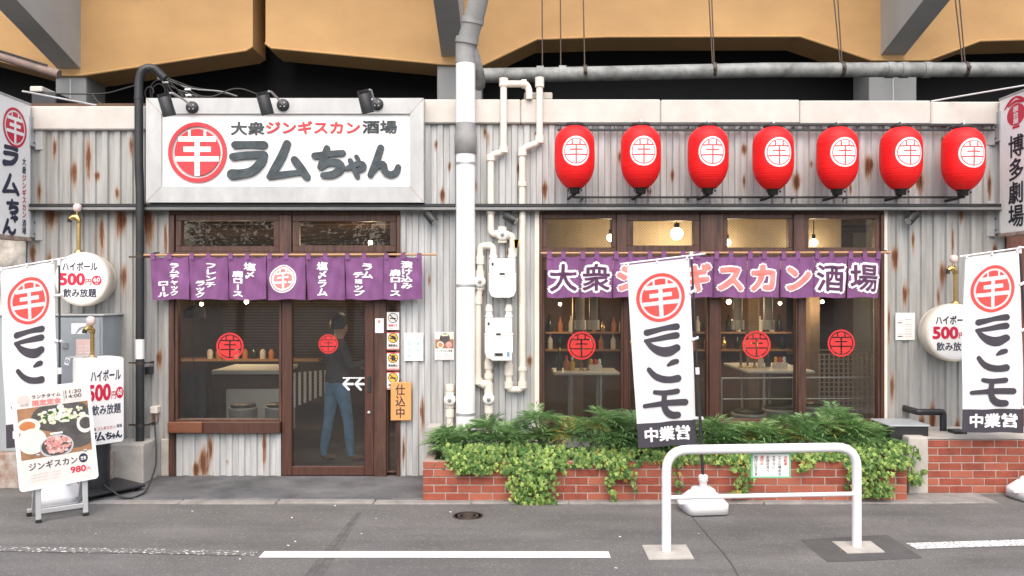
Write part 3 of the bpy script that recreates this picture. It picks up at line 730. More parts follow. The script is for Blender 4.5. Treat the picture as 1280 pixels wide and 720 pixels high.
for a, c in ((731, 91), (892, 88), (1052, 87), (1206, 87)):
    k = MB(); k.tube([(X(a - 2.2, Yp), Yp, Z(c, Yp)), (X(a + 2.2, Yp), Yp, Z(c, Yp))], .096, 'iron', 18); k.tube([(X(a, Yp), Yp - .1, Z(c, Yp)), (X(a, Yp), Yp - .12, Z(c, Yp))], .02, 'iron', 8); k.build('hanger_clamp', dp)

# ---- big white downpipe
YD = -.14; rp = .103
wp = thing('downpipe', 'thick white downpipe with grey sockets rising beside the signboard', 'pipe', (X(582, YD), YD, .02))
b = MB(); xp = X(582, YD)
b.tube([(xp, YD, .02), (xp, YD, Z(190, YD))], rp, 'white_pipe', 28); b.tube([(xp, YD, Z(165, YD)), (xp, YD, Z(78, YD))], rp, 'white_pipe', 28); b.build('pipe_run', wp)
k = MB(); k.lathe([(rp + .001, 0), (rp + .014, .005), (rp + .016, .20), (rp + .004, .26), (rp + .001, .33)], (xp, YD, Z(193, YD)), 'grey_pipe', 28); k.build('socket', wp)
k = MB(); k.tube([(xp, YD, Z(80, YD)), (xp, YD, Z(58, YD)), (xp + .09, YD - .10, Z(28, YD)), (xp + .17, YD - .2, Z(-6, YD))], [.107, .107, .104, .104], 'grey_pipe', 24)
k.tube([(xp + .01, YD - .01, Z(55, YD)), (xp + .02, YD - .02, Z(48, YD))], .122, 'grey_pipe', 24)
k.tube([(xp + .075, YD - .08, Z(33, YD)), (xp + .085, YD - .09, Z(26, YD))], .118, 'grey_pipe', 24); k.build('elbow', wp)
k = MB(); k.tube([(xp + .05, YD + .02, Z(60, YD)), (xp + .13, YD + .1, Z(88, YD)), (xp + .13, YD + .4, Z(96, YD)), (xe - .02, Yp - .1, Z(94.5, Yp))], .07, 'drain_pipe', 14, fil=.2); k.build('branch', wp)
for zz in (205, 357, 517):
    k = MB(); k.tube([(xp, YD, Z(zz - 1.6, YD)), (xp, YD, Z(zz + 1.6, YD))], rp + .004, 'steel', 28); k.box(xp - .02, xp + .02, YD + rp, -.0, Z(zz + 1.6, YD), Z(zz - 1.6, YD), 'steel'); k.build('strap', wp)

# ================================================================== SIGNS ON THE FRONT
YS = -.22
sg = thing('signboard', 'wide white signboard in a weathered metal frame with thick black lettering', 'signboard', (X(356, YS), YS, Z(253, YS)))
fmS = pxmap(YS)
b = MB()
ox0, ox1, oz0, oz1 = 182.5, 529.5, 122.5, 253; ix0, ix1, iz0, iz1 = 201.5, 512.5, 142, 233
def quad_frame(b, k):
    o = [(ox0, oz0), (ox1, oz0), (ox1, oz1), (ox0, oz1)]; i = [(ix0, iz0), (ix1, iz0), (ix1, iz1), (ix0, iz1)]
    for q in range(4):
        r = (q + 1) % 4
        b.prism([o[q], o[r], i[r], i[q]], lambda a, c, h: (X(a, YS), YS - h, Z(c, YS)), .20, k)
quad_frame(b, 'galv'); fr_o = b.build('frame', sg, recalc=True)
b = MB()
for (a0, c0, a1, c1) in ((ox0, oz0, ix0, iz0), (ox1, oz0, ix1, iz0), (ox1, oz1, ix1, iz1), (ox0, oz1, ix0, iz1)):
    b.stroke([(a0 + (a1 - a0) * .04, c0 + (c1 - c0) * .04, 1.0), (a0 + (a1 - a0) * .45, c0 + (c1 - c0) * .45, .35), (a1, c1, .5)], fmS, .0012, 'frame_rust', round_=False)
b.build('corner_seam', fr_o)
b = MB(); b.box(X(ix0, YS) - .004, X(ix1, YS) + .004, YS + .03, YS + .12, Z(iz1, YS) - .004, Z(iz0, YS) + .004, 'sign_white'); b.build('panel', sg)
fmP = pxmap(YS + .028)
b = MB(); th = .022
def raised(h0): return lambda a, c, h: (X(a, YS), YS + .028 - h - h0, Z(c, YS))
fr = raised(.0)
# raised red mark: solid rim and body
def thick_emblem(b, ca, cb, r, asp, fn, A, B, th):
    for rr, ri in ((1.0, .865), (.775, 0)):
        seg = 56; vs = []
        for hh in (th, 0):
            for j in range(seg):
                a = 2 * math.pi * j / seg; vs.append(fn(ca + r * rr * math.cos(a), cb + r * rr * asp * math.sin(a), hh))
        b.add(vs, [(j, (j + 1) % seg, seg + (j + 1) % seg, seg + j) for j in range(seg)], A)
    emblem(b, ca, cb, r, fn, th, A, B, .001, asp)
thick_emblem(b, 246.2, 190.2, 36.6, 1.03, fr, 'red', 'sign_white', th); b.build('emblem', sg)
b = MB()
b.text('大衆', 288.5, 330.5, 152.2, 168.8, fmP, .003, 'slate', .024, th=.004)
b.text('ジンギスカン', 332.5, 450, 151.2, 167.4, fmP, .003, 'red', .03, th=.004)
b.text('酒場', 453, 496.5, 150.6, 166.8, fmP, .003, 'slate', .024, th=.004)
name_h(b, 284.5, 501, 174.5, 226, fr, .03, 'slate', .03); b.build('lettering', sg)

# spotlights over the sign
def sign_spot(cx, cy, mx, my, label):
    Y = YS - .03; t = thing('spotlight', label, 'spotlight', (X(mx, Y), YS, Z(my, Y)), group='spotlights over the signboard')
    m = MB(); m.lathe([(.0, .034), (.045, .034), (.062, .022), (.066, .0)], (0, 0, 0), 'black_metal', 20, 'Y', mtx=Matrix.Translation((X(mx, YS), YS - .001, Z(my, YS))) @ Matrix.Scale(-1, 4, (0, 1, 0)))
    for q in range(4): m.box(X(mx, YS) + .028 * math.cos(q * 1.57 + .8) - .006, X(mx, YS) + .028 * math.cos(q * 1.57 + .8) + .006, YS - .039, YS - .033, Z(my, YS) + .028 * math.sin(q * 1.57 + .8) - .006, Z(my, YS) + .028 * math.sin(q * 1.57 + .8) + .006, 'steel')
    m.build('mount', t)
    Yl = YS - .32; c = Vector((X(cx, Yl), Yl, Z(cy, Yl))); dn = Vector((.02, .03, -.1)).normalized()
    a = MB(); a.tube([(X(mx, YS), YS - .03, Z(my, YS)), (X(mx, YS) - .02, YS - .12, Z(my, YS) + .04), c + Vector((.05, .03, .13)), c + Vector((.0, 0, .11))], .011, 'steel', 8, fil=.04); a.build('arm', t)
    l = MB(); l.tube([c - dn * .115, c - dn * .088, c - dn * .083, c - dn * .078, c + dn * .115], [.060, .060, .056, .063, .065], 'black_metal', 22); l.build('lamp_head', t)
    return t
sign_spot(208, 131, 240.5, 134.5, 'spotlight over the round red mark on the white signboard')
sign_spot(331, 129, 354, 131.5, 'middle spotlight on the top edge of the white signboard')
sign_spot(457, 127, 471.5, 130.5, 'spotlight on the signboard edge nearest the white downpipe')

def band_spot(cx, cy, ang, label):
    Y = -.12; t = thing('spotlight', label, 'spotlight', (X(cx, Y), Y, zB0), group='spotlights under the dark band')
    m = MB(); x = X(cx, Y); m.box(x - .05, x + .05, Y - .02, Y + .02, zB0 - .025, zB0 + .002, 'black_metal', .004); m.tube([(x, Y, zB0 - .02), (x, Y - .01, Z(cy - 6, Y))], .014, 'black_metal', 8); m.build('mount', t)
    d = Vector((math.sin(ang), -.35, -math.cos(ang))).normalized(); c = Vector((x, Y - .02, Z(cy, Y)))
    l = MB(); l.tube([c - d * .075, c - d * .06, c + d * .07, c + d * .075], [.035, .046, .05, .048], 'black_metal', 18); l.tube([c + d * .072, c + d * .077], .04, 'steel', 18); l.build('lamp_head', t)
band_spot(538.5, 272, .7, 'black spotlight under the band left of the white downpipe')
band_spot(638, 273, 1.05, 'black spotlight under the band above the upper gas meter')
band_spot(1139, 272, -.9, 'black spotlight under the band right of the purple ten panel curtain')

# projecting side signs
def side_sign(px_far, zt, zb, side, label, rust=True):
    Yf, Yn = -.10, -.70; x = X(px_far, Yf); th = .16 * side
    t = thing('projecting_sign', label, 'sign', (x, (Yf + Yn) / 2, zb))
    b = MB(); b.box(x, x + th, Yn, Yf, zb + .012, zt, 'sign_white', .008); b.build('panel', t)
    b = MB(); b.box(x + .006 * -side, x + th + .006 * side, Yn - .006, Yf + .006, zb - .02, zb + .014, 'rust_base', .004); b.box(x - .004 * side, x + th, Yn - .004, Yf + .004, zt - .012, zt + .014, 'galv', .004); b.build('frame', t)
    for zz in (zt - .28, zb + .18, ):
        k = MB(); k.box(x + .03 * side, x + th * .8, Yf - .005, .0, zz - .17, zz + .17, 'galv', .006); k.box(x - .09 * side, x + .0 * side, -.035, .005, zz - .19, zz + .19, 'galv', .006)
        k.box(x - .012 * side, x + .03 * side, Yf - .03, -.0, zz - .16, zz + .16, 'steel', .004)
        for q in (-.12, 0, .12): k.tube([(x - .014 * side, -.06, zz + q), (x - .022 * side, -.06, zz + q)], .008, 'iron', 6)
        k.build('bracket', t)
    return t, x, Yn, Yf
ls, xl, yn, yf = side_sign(38.5, Z(131, -.1), Z(299, -.1), -1, 'white projecting sign with round red mark above the left banner')
fl = lambda a, c, h: (xl + h, yn + (yf - yn) * a, Z(131, -.1) + (Z(299, -.1) - Z(131, -.1)) * c)   # a: 0 near .. 1 wall, c: 0 top .. 1 bottom
fl2 = lambda a, c, h: (xl + h, yn + a, Z(131, -.1) - c)
HS = Z(131, -.1) - Z(299, -.1)
b = MB(); emblem(b, .315, .30, .205, fl2, .003, 'crimson', 'sign_white', .001); b.build('emblem', ls)
b = MB()
cells = [(.10, .38, .50, .72), (.09, .40, .78, 1.00), (.16, .38, 1.04, 1.20), (.23, .37, 1.19, 1.28), (.10, .33, 1.25, 1.41)]
name_v(b, cells, fl2, .003, 'navy_ink')
b.vtext('大衆', .475, .58, .76, .075, fl2, .003, 'navy_ink', .02); b.vtext('ジンギスカン', .475, .76, 1.22, .075, fl2, .003, 'crimson', .03); b.vtext('酒場', .475, 1.23, 1.39, .075, fl2, .003, 'navy_ink', .02)
b.build('lettering', ls)
b = MB(); b.tube([(X(28, -.6), -.6, Z(114, -.6)), (X(120, .05), .05, Z(131.5, .05))], .009, 'white_wire', 8); b.build('stay_rod', ls)
rs, xr, yn2, yf2 = side_sign(1249, Z(125, -.1), Z(294, -.1), 1, 'yellowed projecting sign with brush lettering at the right edge')
zt = Z(125, -.1)
fr2 = lambda a, c, h: (xr - h, yf2 - a, zt - c)
fe2 = lambda a, c, h: fr2(a, c * .64, h)
b = MB()
b.stroke([(.10, .20, .02), (.20, .10, .05), (.30, .06, .03), (.40, .12, .05), (.50, .22, .02)], fe2, .003, 'crimson'); b.stroke([(.18, .17, .03), (.30, .13, .045), (.42, .17, .03)], fe2, .004, 'crimson')

fe = lambda a, c, h: fe2(.30 + a * .155, .34 + c * .175, h); b.disc(0, 0, 1, fe, .003, 'crimson'); b.rect(.24, .36, .52, .56, fe2, .003, 'crimson')
b.vtext('屋台屋', .30, .20, .49, .10, fe2, .0045, 'sign_white', .02)
b.build('emblem', rs)
b = MB(); b.vtext('博多劇場', .30, .42, 1.38, .27, fr2, .003, 'ink', .022); b.build('lettering', rs)
b = MB(); b.tube([(X(1164, .05), .05, Z(126.5, .05)), (X(1285, -.62), -.62, Z(106, -.62))], .009, 'white_wire', 8); b.build('stay_rod', rs)

# round tap signs
def tap(b, x, y, z0, H, k='brass'):
    """a brass beer tap: tube, bend, spout and knob"""
    b.tube([(x, y, z0), (x, y, z0 + H * .62)], .020, k, 14); b.lathe([(.045, 0), (.045, .012), (.026, .03)], (x, y, z0), k, 16)
    b.tube([(x, y, z0 + H * .60), (x, y, z0 + H * .66), (x - .02, y, z0 + H * .72), (x - .06, y - .01, z0 + H * .72), (x - .085, y - .02, z0 + H * .68)], [.024, .030, .034, .028, .020], k, 14)
    b.tube([(x - .085, y - .02, z0 + H * .69), (x - .09, y - .02, z0 + H * .61)], .021, 'cap_black', 10)
    b.tube([(x - .02, y, z0 + H * .72), (x - .015, y, z0 + H * .84)], .012, k, 10)
    b.lathe([(0, -.045), (.024, -.04), (.042, -.018), (.042, .018), (.026, .04), (0, .045)], (x - .015, y, z0 + H * .91), 'knob', 16)
def price_face(b, fm, cx, cy, s, sy=1.0):
    """cx,cy centre in px, s = scale relative to the left round sign"""
    q = lambda dx: cx + dx * s; r = lambda dy: cy + dy * s
    b.text('ハイボール', q(-27), q(17), r(-21.5), r(-10.5), fm, .002, 'navy_ink', .03)
    b.text('500', q(-31), q(1.5), r(-8), r(8), fm, .002, 'crimson', .045)
    b.text('円', q(2), q(9.2), r(-.5), r(7), fm, .002, 'crimson', .02)
    b.disc(q(16), r(1.5), 6.2 * s, fm, .002, 'crimson', rings=1, seg=24); b.text('60', q(11.8), q(20.2), r(-2), r(3.2), fm, .003, 'sign_white', .02); b.text('分', q(14), q(18), r(3.8), r(6.8), fm, .003, 'sign_white', .01)
    b.text('飲み放題', q(-26), q(15.5), r(11.5), r(22.5), fm, .002, 'navy_ink', .022)
def round_sign(cx, cy, r, label, tapx, side):
    Yf = -.26; x, z = X(cx, Yf), Z(cy, Yf); R_ = r * (D0 + Yf) / FPX
    t = thing('round_sign', label, 'sign', (x, Yf + .2, z - R_), group='round tap signs on the corrugated wall')
    b = MB(); b.lathe([(R_ * .86, -.0), (R_ * .95, .002), (R_ * .985, .012), (R_, .025), (R_, .115), (R_ * .97, .125), (R_ * .93, .13), (R_ * .93, .23)], (x, Yf, z), 'cream_pipe', 56, 'Y'); b.build('drum', t)
    b = MB(); b.lathe([(0, -.006), (R_ * .80, -.005), (R_ * .9, .0), (R_ * .93, .004)], (x, Yf, z), 'sign_white', 56, 'Y'); b.build('face', t)
    b = MB(); price_face(b, pxmap(Yf - .006), cx + (4 if side < 0 else 2), cy, 1.0); b.build('lettering', t)
    b = MB(); tap(b, X(tapx, Yf + .06), Yf + .06, z + R_ - .004, .52); b.build('tap', t)
round_sign(101, 349, 34, 'round white drink price sign with brass tap beside the left banner', 98.5, -1)
round_sign(1194.5, 416, 36.5, 'round white drink price sign with brass tap beside the right banner', 1194, 1)

# ================================================================== LANTERNS
rack = thing('lantern_rack', 'black metal rack holding the seven red lanterns over the right window', 'rack', (X(966, -.2), -.06, zB1))
b = MB(); Yr = -.10
b.box(X(697, Yr), X(1243, Yr), Yr - .012, Yr + .012, Z(157.5, Yr), Z(154.5, Yr), 'black_metal', .003); b.box(X(697, Yr), X(1243, Yr), Yr - .012, Yr + .012, Z(164, Yr), Z(161, Yr), 'black_metal', .003)
b.box(X(716, Yr), X(1206, Yr), Yr - .012, Yr + .012, Z(248, Yr), Z(245.3, Yr), 'black_metal', .003)
for i in range(17):
    a = 700 + i * 33.7; b.box(X(a, Yr), X(a + 1.4, Yr), Yr - .008, Yr + .008, Z(162, Yr), Z(157, Yr), 'black_metal')
for i in range(8):
    a = 728 + i * 66; b.box(X(a, Yr), X(a + 2.2, Yr), Yr + .0, .0, Z(248, Yr), Z(246, Yr), 'black_metal'); b.box(X(a, Yr), X(a + 2.2, Yr), Yr, -.0, Z(160, Yr), Z(158, Yr), 'black_metal')
b.build('rail', rack)
YL = -.36
def make_lantern():
    s = (YL + D0) / FPX; t = thing('paper_lantern', '', 'lantern', (0, YL, 0), group='red paper lanterns over the right window')
    H = 78.5 * s
    pr = [(0, 10.5), (2.5, 15), (5.6, 18.6), (9, 21.3), (13, 23.3), (19, 24.5), (30, 24.8), (44, 24.8), (51, 24.4), (57, 23.2), (62, 21.4), (67, 18.6), (71, 15.4), (74.5, 11.8), (76.5, 9.2)]
    def rad(d):
        for (a, ra), (c, rc) in zip(pr, pr[1:]):
            if a <= d <= c: return (ra + (rc - ra) * (d - a) / (c - a)) * s
        return pr[-1][1] * s
    b = MB(); prof = []; n = 27
    for i in range(n):
        for q, e in ((0, 1.0), (.25, 1.009), (.5, 1.013), (.75, 1.009)):
            d = 76.5 * (i + q) / n; prof.append((rad(d) * e, -d * s))
    prof.append((rad(76.5), -76.5 * s)); prof.reverse()
    b.lathe(prof, (0, 0, 0), 'lantern_red', 48); b.build('paper_body', t, local=True)
    def wrap(a, c, h):
        d = min(76, max(0, c)); rr = rad(d) * 1.013 + h; x = a * s
        th = a * s / (rad(30)); return (rr * math.sin(th), -rr * math.cos(th), -d * s)
    b = MB(); fm = wrap; f = lambda a, c, h: fm(a * 17.2, 34 + c * 18.2, h)
    b.disc(0, 0, 1.0, f, .0012, 'lantern_mark', rin=.87, rings=2, seg=48); b.disc(0, 0, .81, f, .0012, 'lantern_mark', seg=48, rings=8)
    def bar(x0, x1, y0, y1, lv): b.sheet(lambda u, v: f(x0 + (x1 - x0) * u, y0 + (y1 - y0) * v, .0024 + lv * .0004), 8, 4, 'lantern_line', False)
    t_ = .045; ch = lambda y: math.sqrt(.8 * .8 - y * y)
    bar(-ch(.42), ch(.42), -.42 - t_, -.42 + t_, 0); bar(-.27 - t_, -.27 + t_, -ch(.27), -.42, 1); bar(.27 - t_, .27 + t_, -ch(.27), -.42, 1)
    bar(-.45, .45, -.1 - t_, -.1 + t_, 0); bar(-ch(.24), ch(.24), .24 - t_, .24 + t_, 0); bar(-t_, t_, -.42, .8, 2)
    b.build('emblem', t, local=True)
    b = MB(); b.lathe([(.095, -.004), (.1, .01), (.1, .028), (.09, .034)], (0, 0, 0), 'cap_black', 24)
    b.tube([(0, .0, .03), (0, .0, .055), (.0, .22, .06)], .010, 'cap_black', 8); b.tube([(-.11, .06, .03), (0, .02, .05), (.11, .06, .03)], .006, 'cap_black', 6)
    b.tube([(0, -.02, .03), (0, -.02, .075)], .011, 'white_paint', 8); b.build('top_cap', t, local=True)
    b = MB(); b.lathe([(.042, -.062), (.052, -.058), (.052, -.015), (.066, -.01), (.070, .002)], (0, 0, -76.3 * s), 'cap_black', 24)
    b.tube([(0, 0, -76 * s - .07), (-.03, .06, -76 * s - .085), (-.05, .25, -76 * s - .09)], .016, 'cap_black', 8)
    for q in (-1, 1): b.tube([(q * .06, -.02, -76 * s - .03), (q * .075, -.02, -76 * s - .03)], .012, 'cap_black', 8)
    b.build('bottom_cap', t, local=True); return t
LAN = [(718.3, 158.5, 'first red paper lantern, hanging nearest the cream gas pipes'), (801, 158.5, 'second red paper lantern counted from the gas pipes'),
 (885, 159, 'third red paper lantern counted from the gas pipes'), (966.3, 160, 'fourth red paper lantern, the middle one of the seven'), (1046.7, 160, 'fifth red paper lantern, third from the yellowed sign'),
 (1126.2, 160, 'sixth red paper lantern, next to last before the yellowed sign'), (1203.7, 161, 'last red paper lantern, hanging beside the yellowed projecting sign')]
l0 = make_lantern()
for i, (px, py, lab) in enumerate(LAN):
    o = l0 if i == 0 else copy_tree(l0)
    o.location = (X(px, YL), YL, Z(py, YL)); o['label'] = lab

# ================================================================== NOREN CURTAINS
YN = -.20
def noren(px0, px1, n, py0, py1, rod, label, cat='curtain'):
    t = thing('shop_curtain', label, cat, (X((px0 + px1) / 2, YN), YN, Z(py1, YN)), group='purple shop curtains on rods')
    b = MB(); ry = (rod[2]); b.tube([(X(rod[0], YN), YN, Z(ry, YN)), (X(rod[1], YN), YN, Z(ry - 1, YN))], .0125, 'bamboo', 12); b.build('rod', t)
    k = MB()
    for a in (rod[0] + 14 if rod[0] < 200 else rod[0] + 3, rod[1] - 42 if rod[0] < 200 else rod[1] - 4):
        k.tube([(X(a, YN), YN, Z(ry + 1, YN)), (X(a, YN), YN + .02, Z(ry - 3, YN)), (X(a, YN), -.04, Z(ry - 4, YN))], .007, 'iron', 8)
    k.build('hook', t)
    W = (px1 - px0) / n; maps = []
    for i in range(n):
        a0 = px0 + W * i + .4; a1 = px0 + W * (i + 1) - .4; ph = rnd.random() * 6; am = .012 + .008 * rnd.random(); sk = rnd.uniform(-1.0, 1.0); tw = rnd.uniform(-.012, .012)
        def fn(a, c, h, a0=a0, a1=a1, ph=ph, am=am, sk=sk, tw=tw):
            u = (a - a0) / (a1 - a0); v = (c - py0) / (py1 - py0); vv = max(0., min(1.2, v))
            edge = abs(u - .5) * 2
            sag = (1 - (2 * abs((u * 2) % 1 - .5)))   # between the loops
            y = -am * math.sin(u * 7 + ph) * (.25 + vv) - .016 * math.cos(u * 4 * math.pi) * (1 - vv) ** 2 + .035 * edge ** 4 * vv + tw * vv * (u - .5) * 4 + .004 * math.sin(u * 23 + v * 5 + ph) + .007 * math.sin(u * 11 - v * 9 + ph) * (1 - abs(2 * vv - 1))
            zz = Z(c, YN) - .010 * sag * (1 - vv) + .006 * math.cos(u * 6 + ph) * vv
            return (X(a + sk * vv * .8, YN), YN + y - h, zz)
        fn.cloth = True
        p = MB(); p.sheet(lambda u, v, f=fn: f(a0 + (a1 - a0) * u, py0 + (py1 - py0) * v, 0), 44, 18, 'purple'); pn = p.build('curtain_panel', t); maps.append((fn, pn, a0, a1))
        for c in (a0 + .5, (a0 + a1) / 2 - 2.5) if i < n - 1 else (a0 + .5, (a0 + a1) / 2 - 2.5, a1 - 6):
            loop = MB()
            for q in (-1, 1): loop.box(X(c, YN), X(c + 5.5, YN), YN + q * .017 - .001, YN + q * .017 + .001, Z(py0 + 3.5, YN), Z(ry - 2.4, YN), 'purple')
            loop.box(X(c, YN), X(c + 5.5, YN), YN - .018, YN + .018, Z(ry - 2.2, YN), Z(ry - 2.6, YN), 'purple'); loop.build('hanging_loop', t)
    return maps
mp = noren(188, 528, 7, 321, 374.5, (177, 546, 319), 'purple door curtain of seven panels naming dishes in white')
cols = [[('ラムチャック', 218, 328, 370), ('ロール', 203.5, 350, 371)], [('フレンチ', 264, 328, 360), ('ラック', 250.5, 350, 372)], [('塩〆', 312.5, 328, 348), ('肩ロース', 298, 338, 371)], None,
        [('塩〆ラム', 403, 327, 371)], [('ラム', 459, 328, 348), ('チョップ', 448, 339, 370)], [('漬け込み', 508.5, 326, 361), ('肩ロース', 494.5, 336, 370)]]
for (fn, pn, a0, a1), cc in zip(mp, cols):
    b = MB()
    if cc is None:
        cx, cy = 354, 348.5
        f = lambda a, c, h: fn(cx + a * 17, cy + c * 17.6, h)
        b.disc(0, 0, 1.0, f, .004, 'print_white', seg=48, rings=8); b.disc(0, 0, .92, f, .0052, 'salmon', rin=.84, rings=1, seg=48); b.disc(0, 0, .72, f, .0052, 'salmon', seg=48, rings=7)
        def bar(x0, x1, y0, y1, lv): b.sheet(lambda u, v: f(x0 + (x1 - x0) * u, y0 + (y1 - y0) * v, .0062 + .0004 * lv), 6, 4, 'print_white', False)
        tt = .075; chh = lambda y: math.sqrt(.73 ** 2 - y * y)
        bar(-chh(.4), chh(.4), -.4 - tt, -.4 + tt, 0); bar(-.25 - tt, -.25 + tt, -chh(.25), -.4, 1); bar(.25 - tt, .25 + tt, -chh(.25), -.4, 1); bar(-.45, .45, -.11 - tt, -.11 + tt, 0); bar(-chh(.24), chh(.24), .24 - tt, .24 + tt, 0); bar(-tt, tt, -.4, .73, 2)
    else:
        for s_, ca, c0, c1 in cc: b.vtext(s_, ca, c0, c1, 14.5 if len(s_) < 5 else 13, fn, .005, 'print_white', .045)
    b.build('print', pn)
mp = noren(683, 1101, 10, 320.5, 372, (676, 1113, 316.5), 'purple window curtain of ten panels with large outlined characters')
for (fn, pn, a0, a1), ch, k in zip(mp, '大衆ジンギスカン酒場', ['purple_dark'] * 2 + ['salmon'] * 6 + ['purple_dark'] * 2):
    b = MB(); c = (a0 + a1) / 2
    vs, fs = glyphs(ch, 0, False); x0 = min(v[0] for v in vs); x1 = max(v[0] for v in vs); y0 = min(v[1] for v in vs); y1 = max(v[1] for v in vs)
    for bold, kk, h in ((.105, 'print_white', .005), (.05 if k == 'salmon' else .02, k, .011)):
        e = bold
        b.text(ch, c + (x0 - .5 - e) * 36, c + (x1 - .5 + e) * 36, 347 - (y1 - .38 + e) * 36, 347 - (y0 - .38 - e) * 36, fn, h, kk, bold)
    b.build('print', pn)

# ================================================================== GAS PIPES AND METERS
YG_ = -.09; rg = .036
def gp(pts, Y=YG_): return [(X(a, Y), Y, Z(c, Y)) for a, c in pts]
def gas(label, runs, joints, valves, base):
    t = thing('gas_pipe', label, 'pipe', (X(base[0], YG_), YG_, Z(base[1], YG_)))
    for r_ in runs:
        b = MB(); b.tube(gp(r_), rg, 'cream_pipe', 16, fil=.05); b.build('pipe_run', t)
    b = MB()
    for (a, c, dx, dy) in joints: b.tube(gp([(a - dx, c - dy), (a + dx, c + dy)]), rg + .012, 'cream_pipe', 16)
    if joints: b.build('joint', t)
    for (a, c) in valves:
        k = MB(); p = gp([(a, c)])[0]; k.lathe([(0, -.075), (.05, -.072), (.062, -.06), (.062, .02)], p, 'meter_white', 20, 'Y'); k.lathe([(0, -.09), (.02, -.088), (.02, -.07)], p, 'grey_pipe', 12, 'Y')
        k.tube(gp([(a, c - 10), (a, c - 6)]), rg + .014, 'cream_pipe', 12); k.tube(gp([(a, c + 6), (a, c + 10)]), rg + .014, 'cream_pipe', 12); k.build('valve', t)
    return t
gas('cream gas pipe dropping from the roof edge into the upper meter', [[(629.5, 99), (629.5, 190), (613.5, 194), (613.5, 292), (641, 294), (641, 326)], [(629.5, 105), (658, 105), (661.5, 113), (661.5, 124)]],
    [(629.5, 103, 0, 5), (629.5, 187, 0, 4), (613.5, 197, 0, 4), (622, 293, 2, 0), (634, 294, 2, 0), (641, 315, 0, 5), (655, 105, 3, 0), (613.5, 264, 0, 3)], [(628, 293.5)], (613, 292))
gas('tall cream gas pipe running from the roof edge past both meters', [[(674.5, 99), (674.5, 178), (653, 186), (653, 487), (636, 487), (636, 444)]],
    [(674.5, 103, 0, 6), (674.5, 174, 0, 5), (653, 190, 0, 5), (653, 230, 0, 3), (653, 481, 0, 4), (636, 481, 0, 4), (636, 462, 0, 7), (653, 461, 0, 2)], [], (653, 487))
gas('cream gas pipe looping from the upper meter down to the ground riser', [[(616.5, 324), (616.5, 307), (600, 307), (600, 362), (597.5, 372), (597.5, 480), (611, 480)]],
    [(600, 325, 0, 5), (600, 344, 0, 6), (598, 358, 0, 3), (597.5, 375, 0, 5), (597.5, 476, 0, 4), (605, 480, 3, 0)], [(600, 352)], (597, 480))
gas('cream gas riser with valve rising from the shrubs to the lower meter', [[(611, 442), (611, 545)]], [(611, 456, 0, 5), (611, 470, 0, 3), (611, 484, 0, 5), (611, 512, 0, 4)], [(611, 498)], (611, 545))
gas('short capped cream gas stub rising behind the shrubs', [[(562.5, 482), (562.5, 545)]], [(562.5, 484, 0, 4), (562.5, 516, 0, 5)], [(562.5, 499)], (562, 545))
b = MB(); b.box(X(655, .1), X(690, .1), .0, .24, Z(124, 0) , Z(118, .1), 'pale_concrete', .01); tag(b.build('concrete_block'), 'small concrete block on the roof edge behind the gas pipe top', 'block')
def meter(a0, a1, b0, b1, display, label):
    Y1 = -.06; Y0 = -.24; t = thing('gas_meter', label, 'gas meter', (X((a0 + a1) / 2, Y0), Y1, Z(b1, Y0)), group='gas meters between window and downpipe')
    b = MB(); mid = b0 + (b1 - b0) * .38
    b.box(X(a0 + .5, Y0), X(a1 - .5, Y0), Y0, Y1, Z(mid, Y0), Z(b0, Y0), 'meter_white', .02); b.box(X(a0 - .5, Y0), X(a1 + .5, Y0), Y0 - .004, Y1 + .004, Z(mid + 2.5, Y0), Z(mid - .5, Y0), 'meter_white', .006)
    pl = [(a0, mid + 2), (a1, mid + 2), (a1, b1 - 9), (a1 - 3, b1 - 2), (a1 - 8, b1), (a0 + 8, b1), (a0 + 3, b1 - 2), (a0, b1 - 9)]
    b.prism(pl, lambda a, c, h: (X(a, Y0), Y0 - h, Z(c, Y0)), .18, 'meter_white'); b.build('body', t, recalc=True)
    for a in (a0 + 5.5, a1 - 5.0):
        k = MB(); k.tube(gp([(a, b0 + 1), (a, b0 - 9 if display else b0 - 2)], -.13), .034, 'meter_white', 16); k.tube(gp([(a, b0 - 1), (a, b0 - 4)], -.13), .044, 'meter_white', 16)
        if display: k.tube(gp([(a, b0 - 9), (a, b0 - 17)], -.13), [.044, .03], 'cream_pipe', 16)
        k.build('inlet', t)
    k = MB(); fm = pxmap(Y0 - .003); c = (a0 + a1) / 2
    k.rect(c - 5, c + 5, mid - 2.5, mid + 4, fm, .004, 'meter_white'); k.rect(c - 3.5, c + 3, mid - .5, mid + 2, fm, .007, 'black_metal'); k.rect(a0 + 3.5, a0 + 6, b0 + 5.5, b0 + 9, fm, .002, 'ink'); k.build('counter', t)
    if display:
        k = MB(); k.box(X(c - 9, Y0), X(a1 - 1, Y0), Y0 - .03, Y0 + .02, Z(b1 + 2, Y0), Z(b1 - 11, Y0), 'meter_white', .008); fm = pxmap(Y0 - .031); k.rect(c - 5.5, c + 5.5, b1 - 8, b1 - 3.5, fm, .001, 'grey_pipe'); k.rect(c - 4.5, c + 4.5, b1 - 7.2, b1 - 4.2, fm, .002, 'black_metal'); k.rect(a1 - 7.5, a1 - 4, b1 - 9, b1 - 3, fm, .001, 'denim'); k.build('display', t)
    w_ = MB(); w_.tube([(X(a0 + 20, Y0), Y0 - .01, Z(mid, Y0)), (X(a0 + 24, Y0), Y0 - .04, Z(mid + 12, Y0)), (X(a0 + 17, Y0), Y0 - .02, Z(b1 - 4, Y0))], .003, 'white_wire', 5, fil=.05); w_.build('lead', t)
meter(611, 645, 323, 372, False, 'upper white gas meter with plain rounded body')
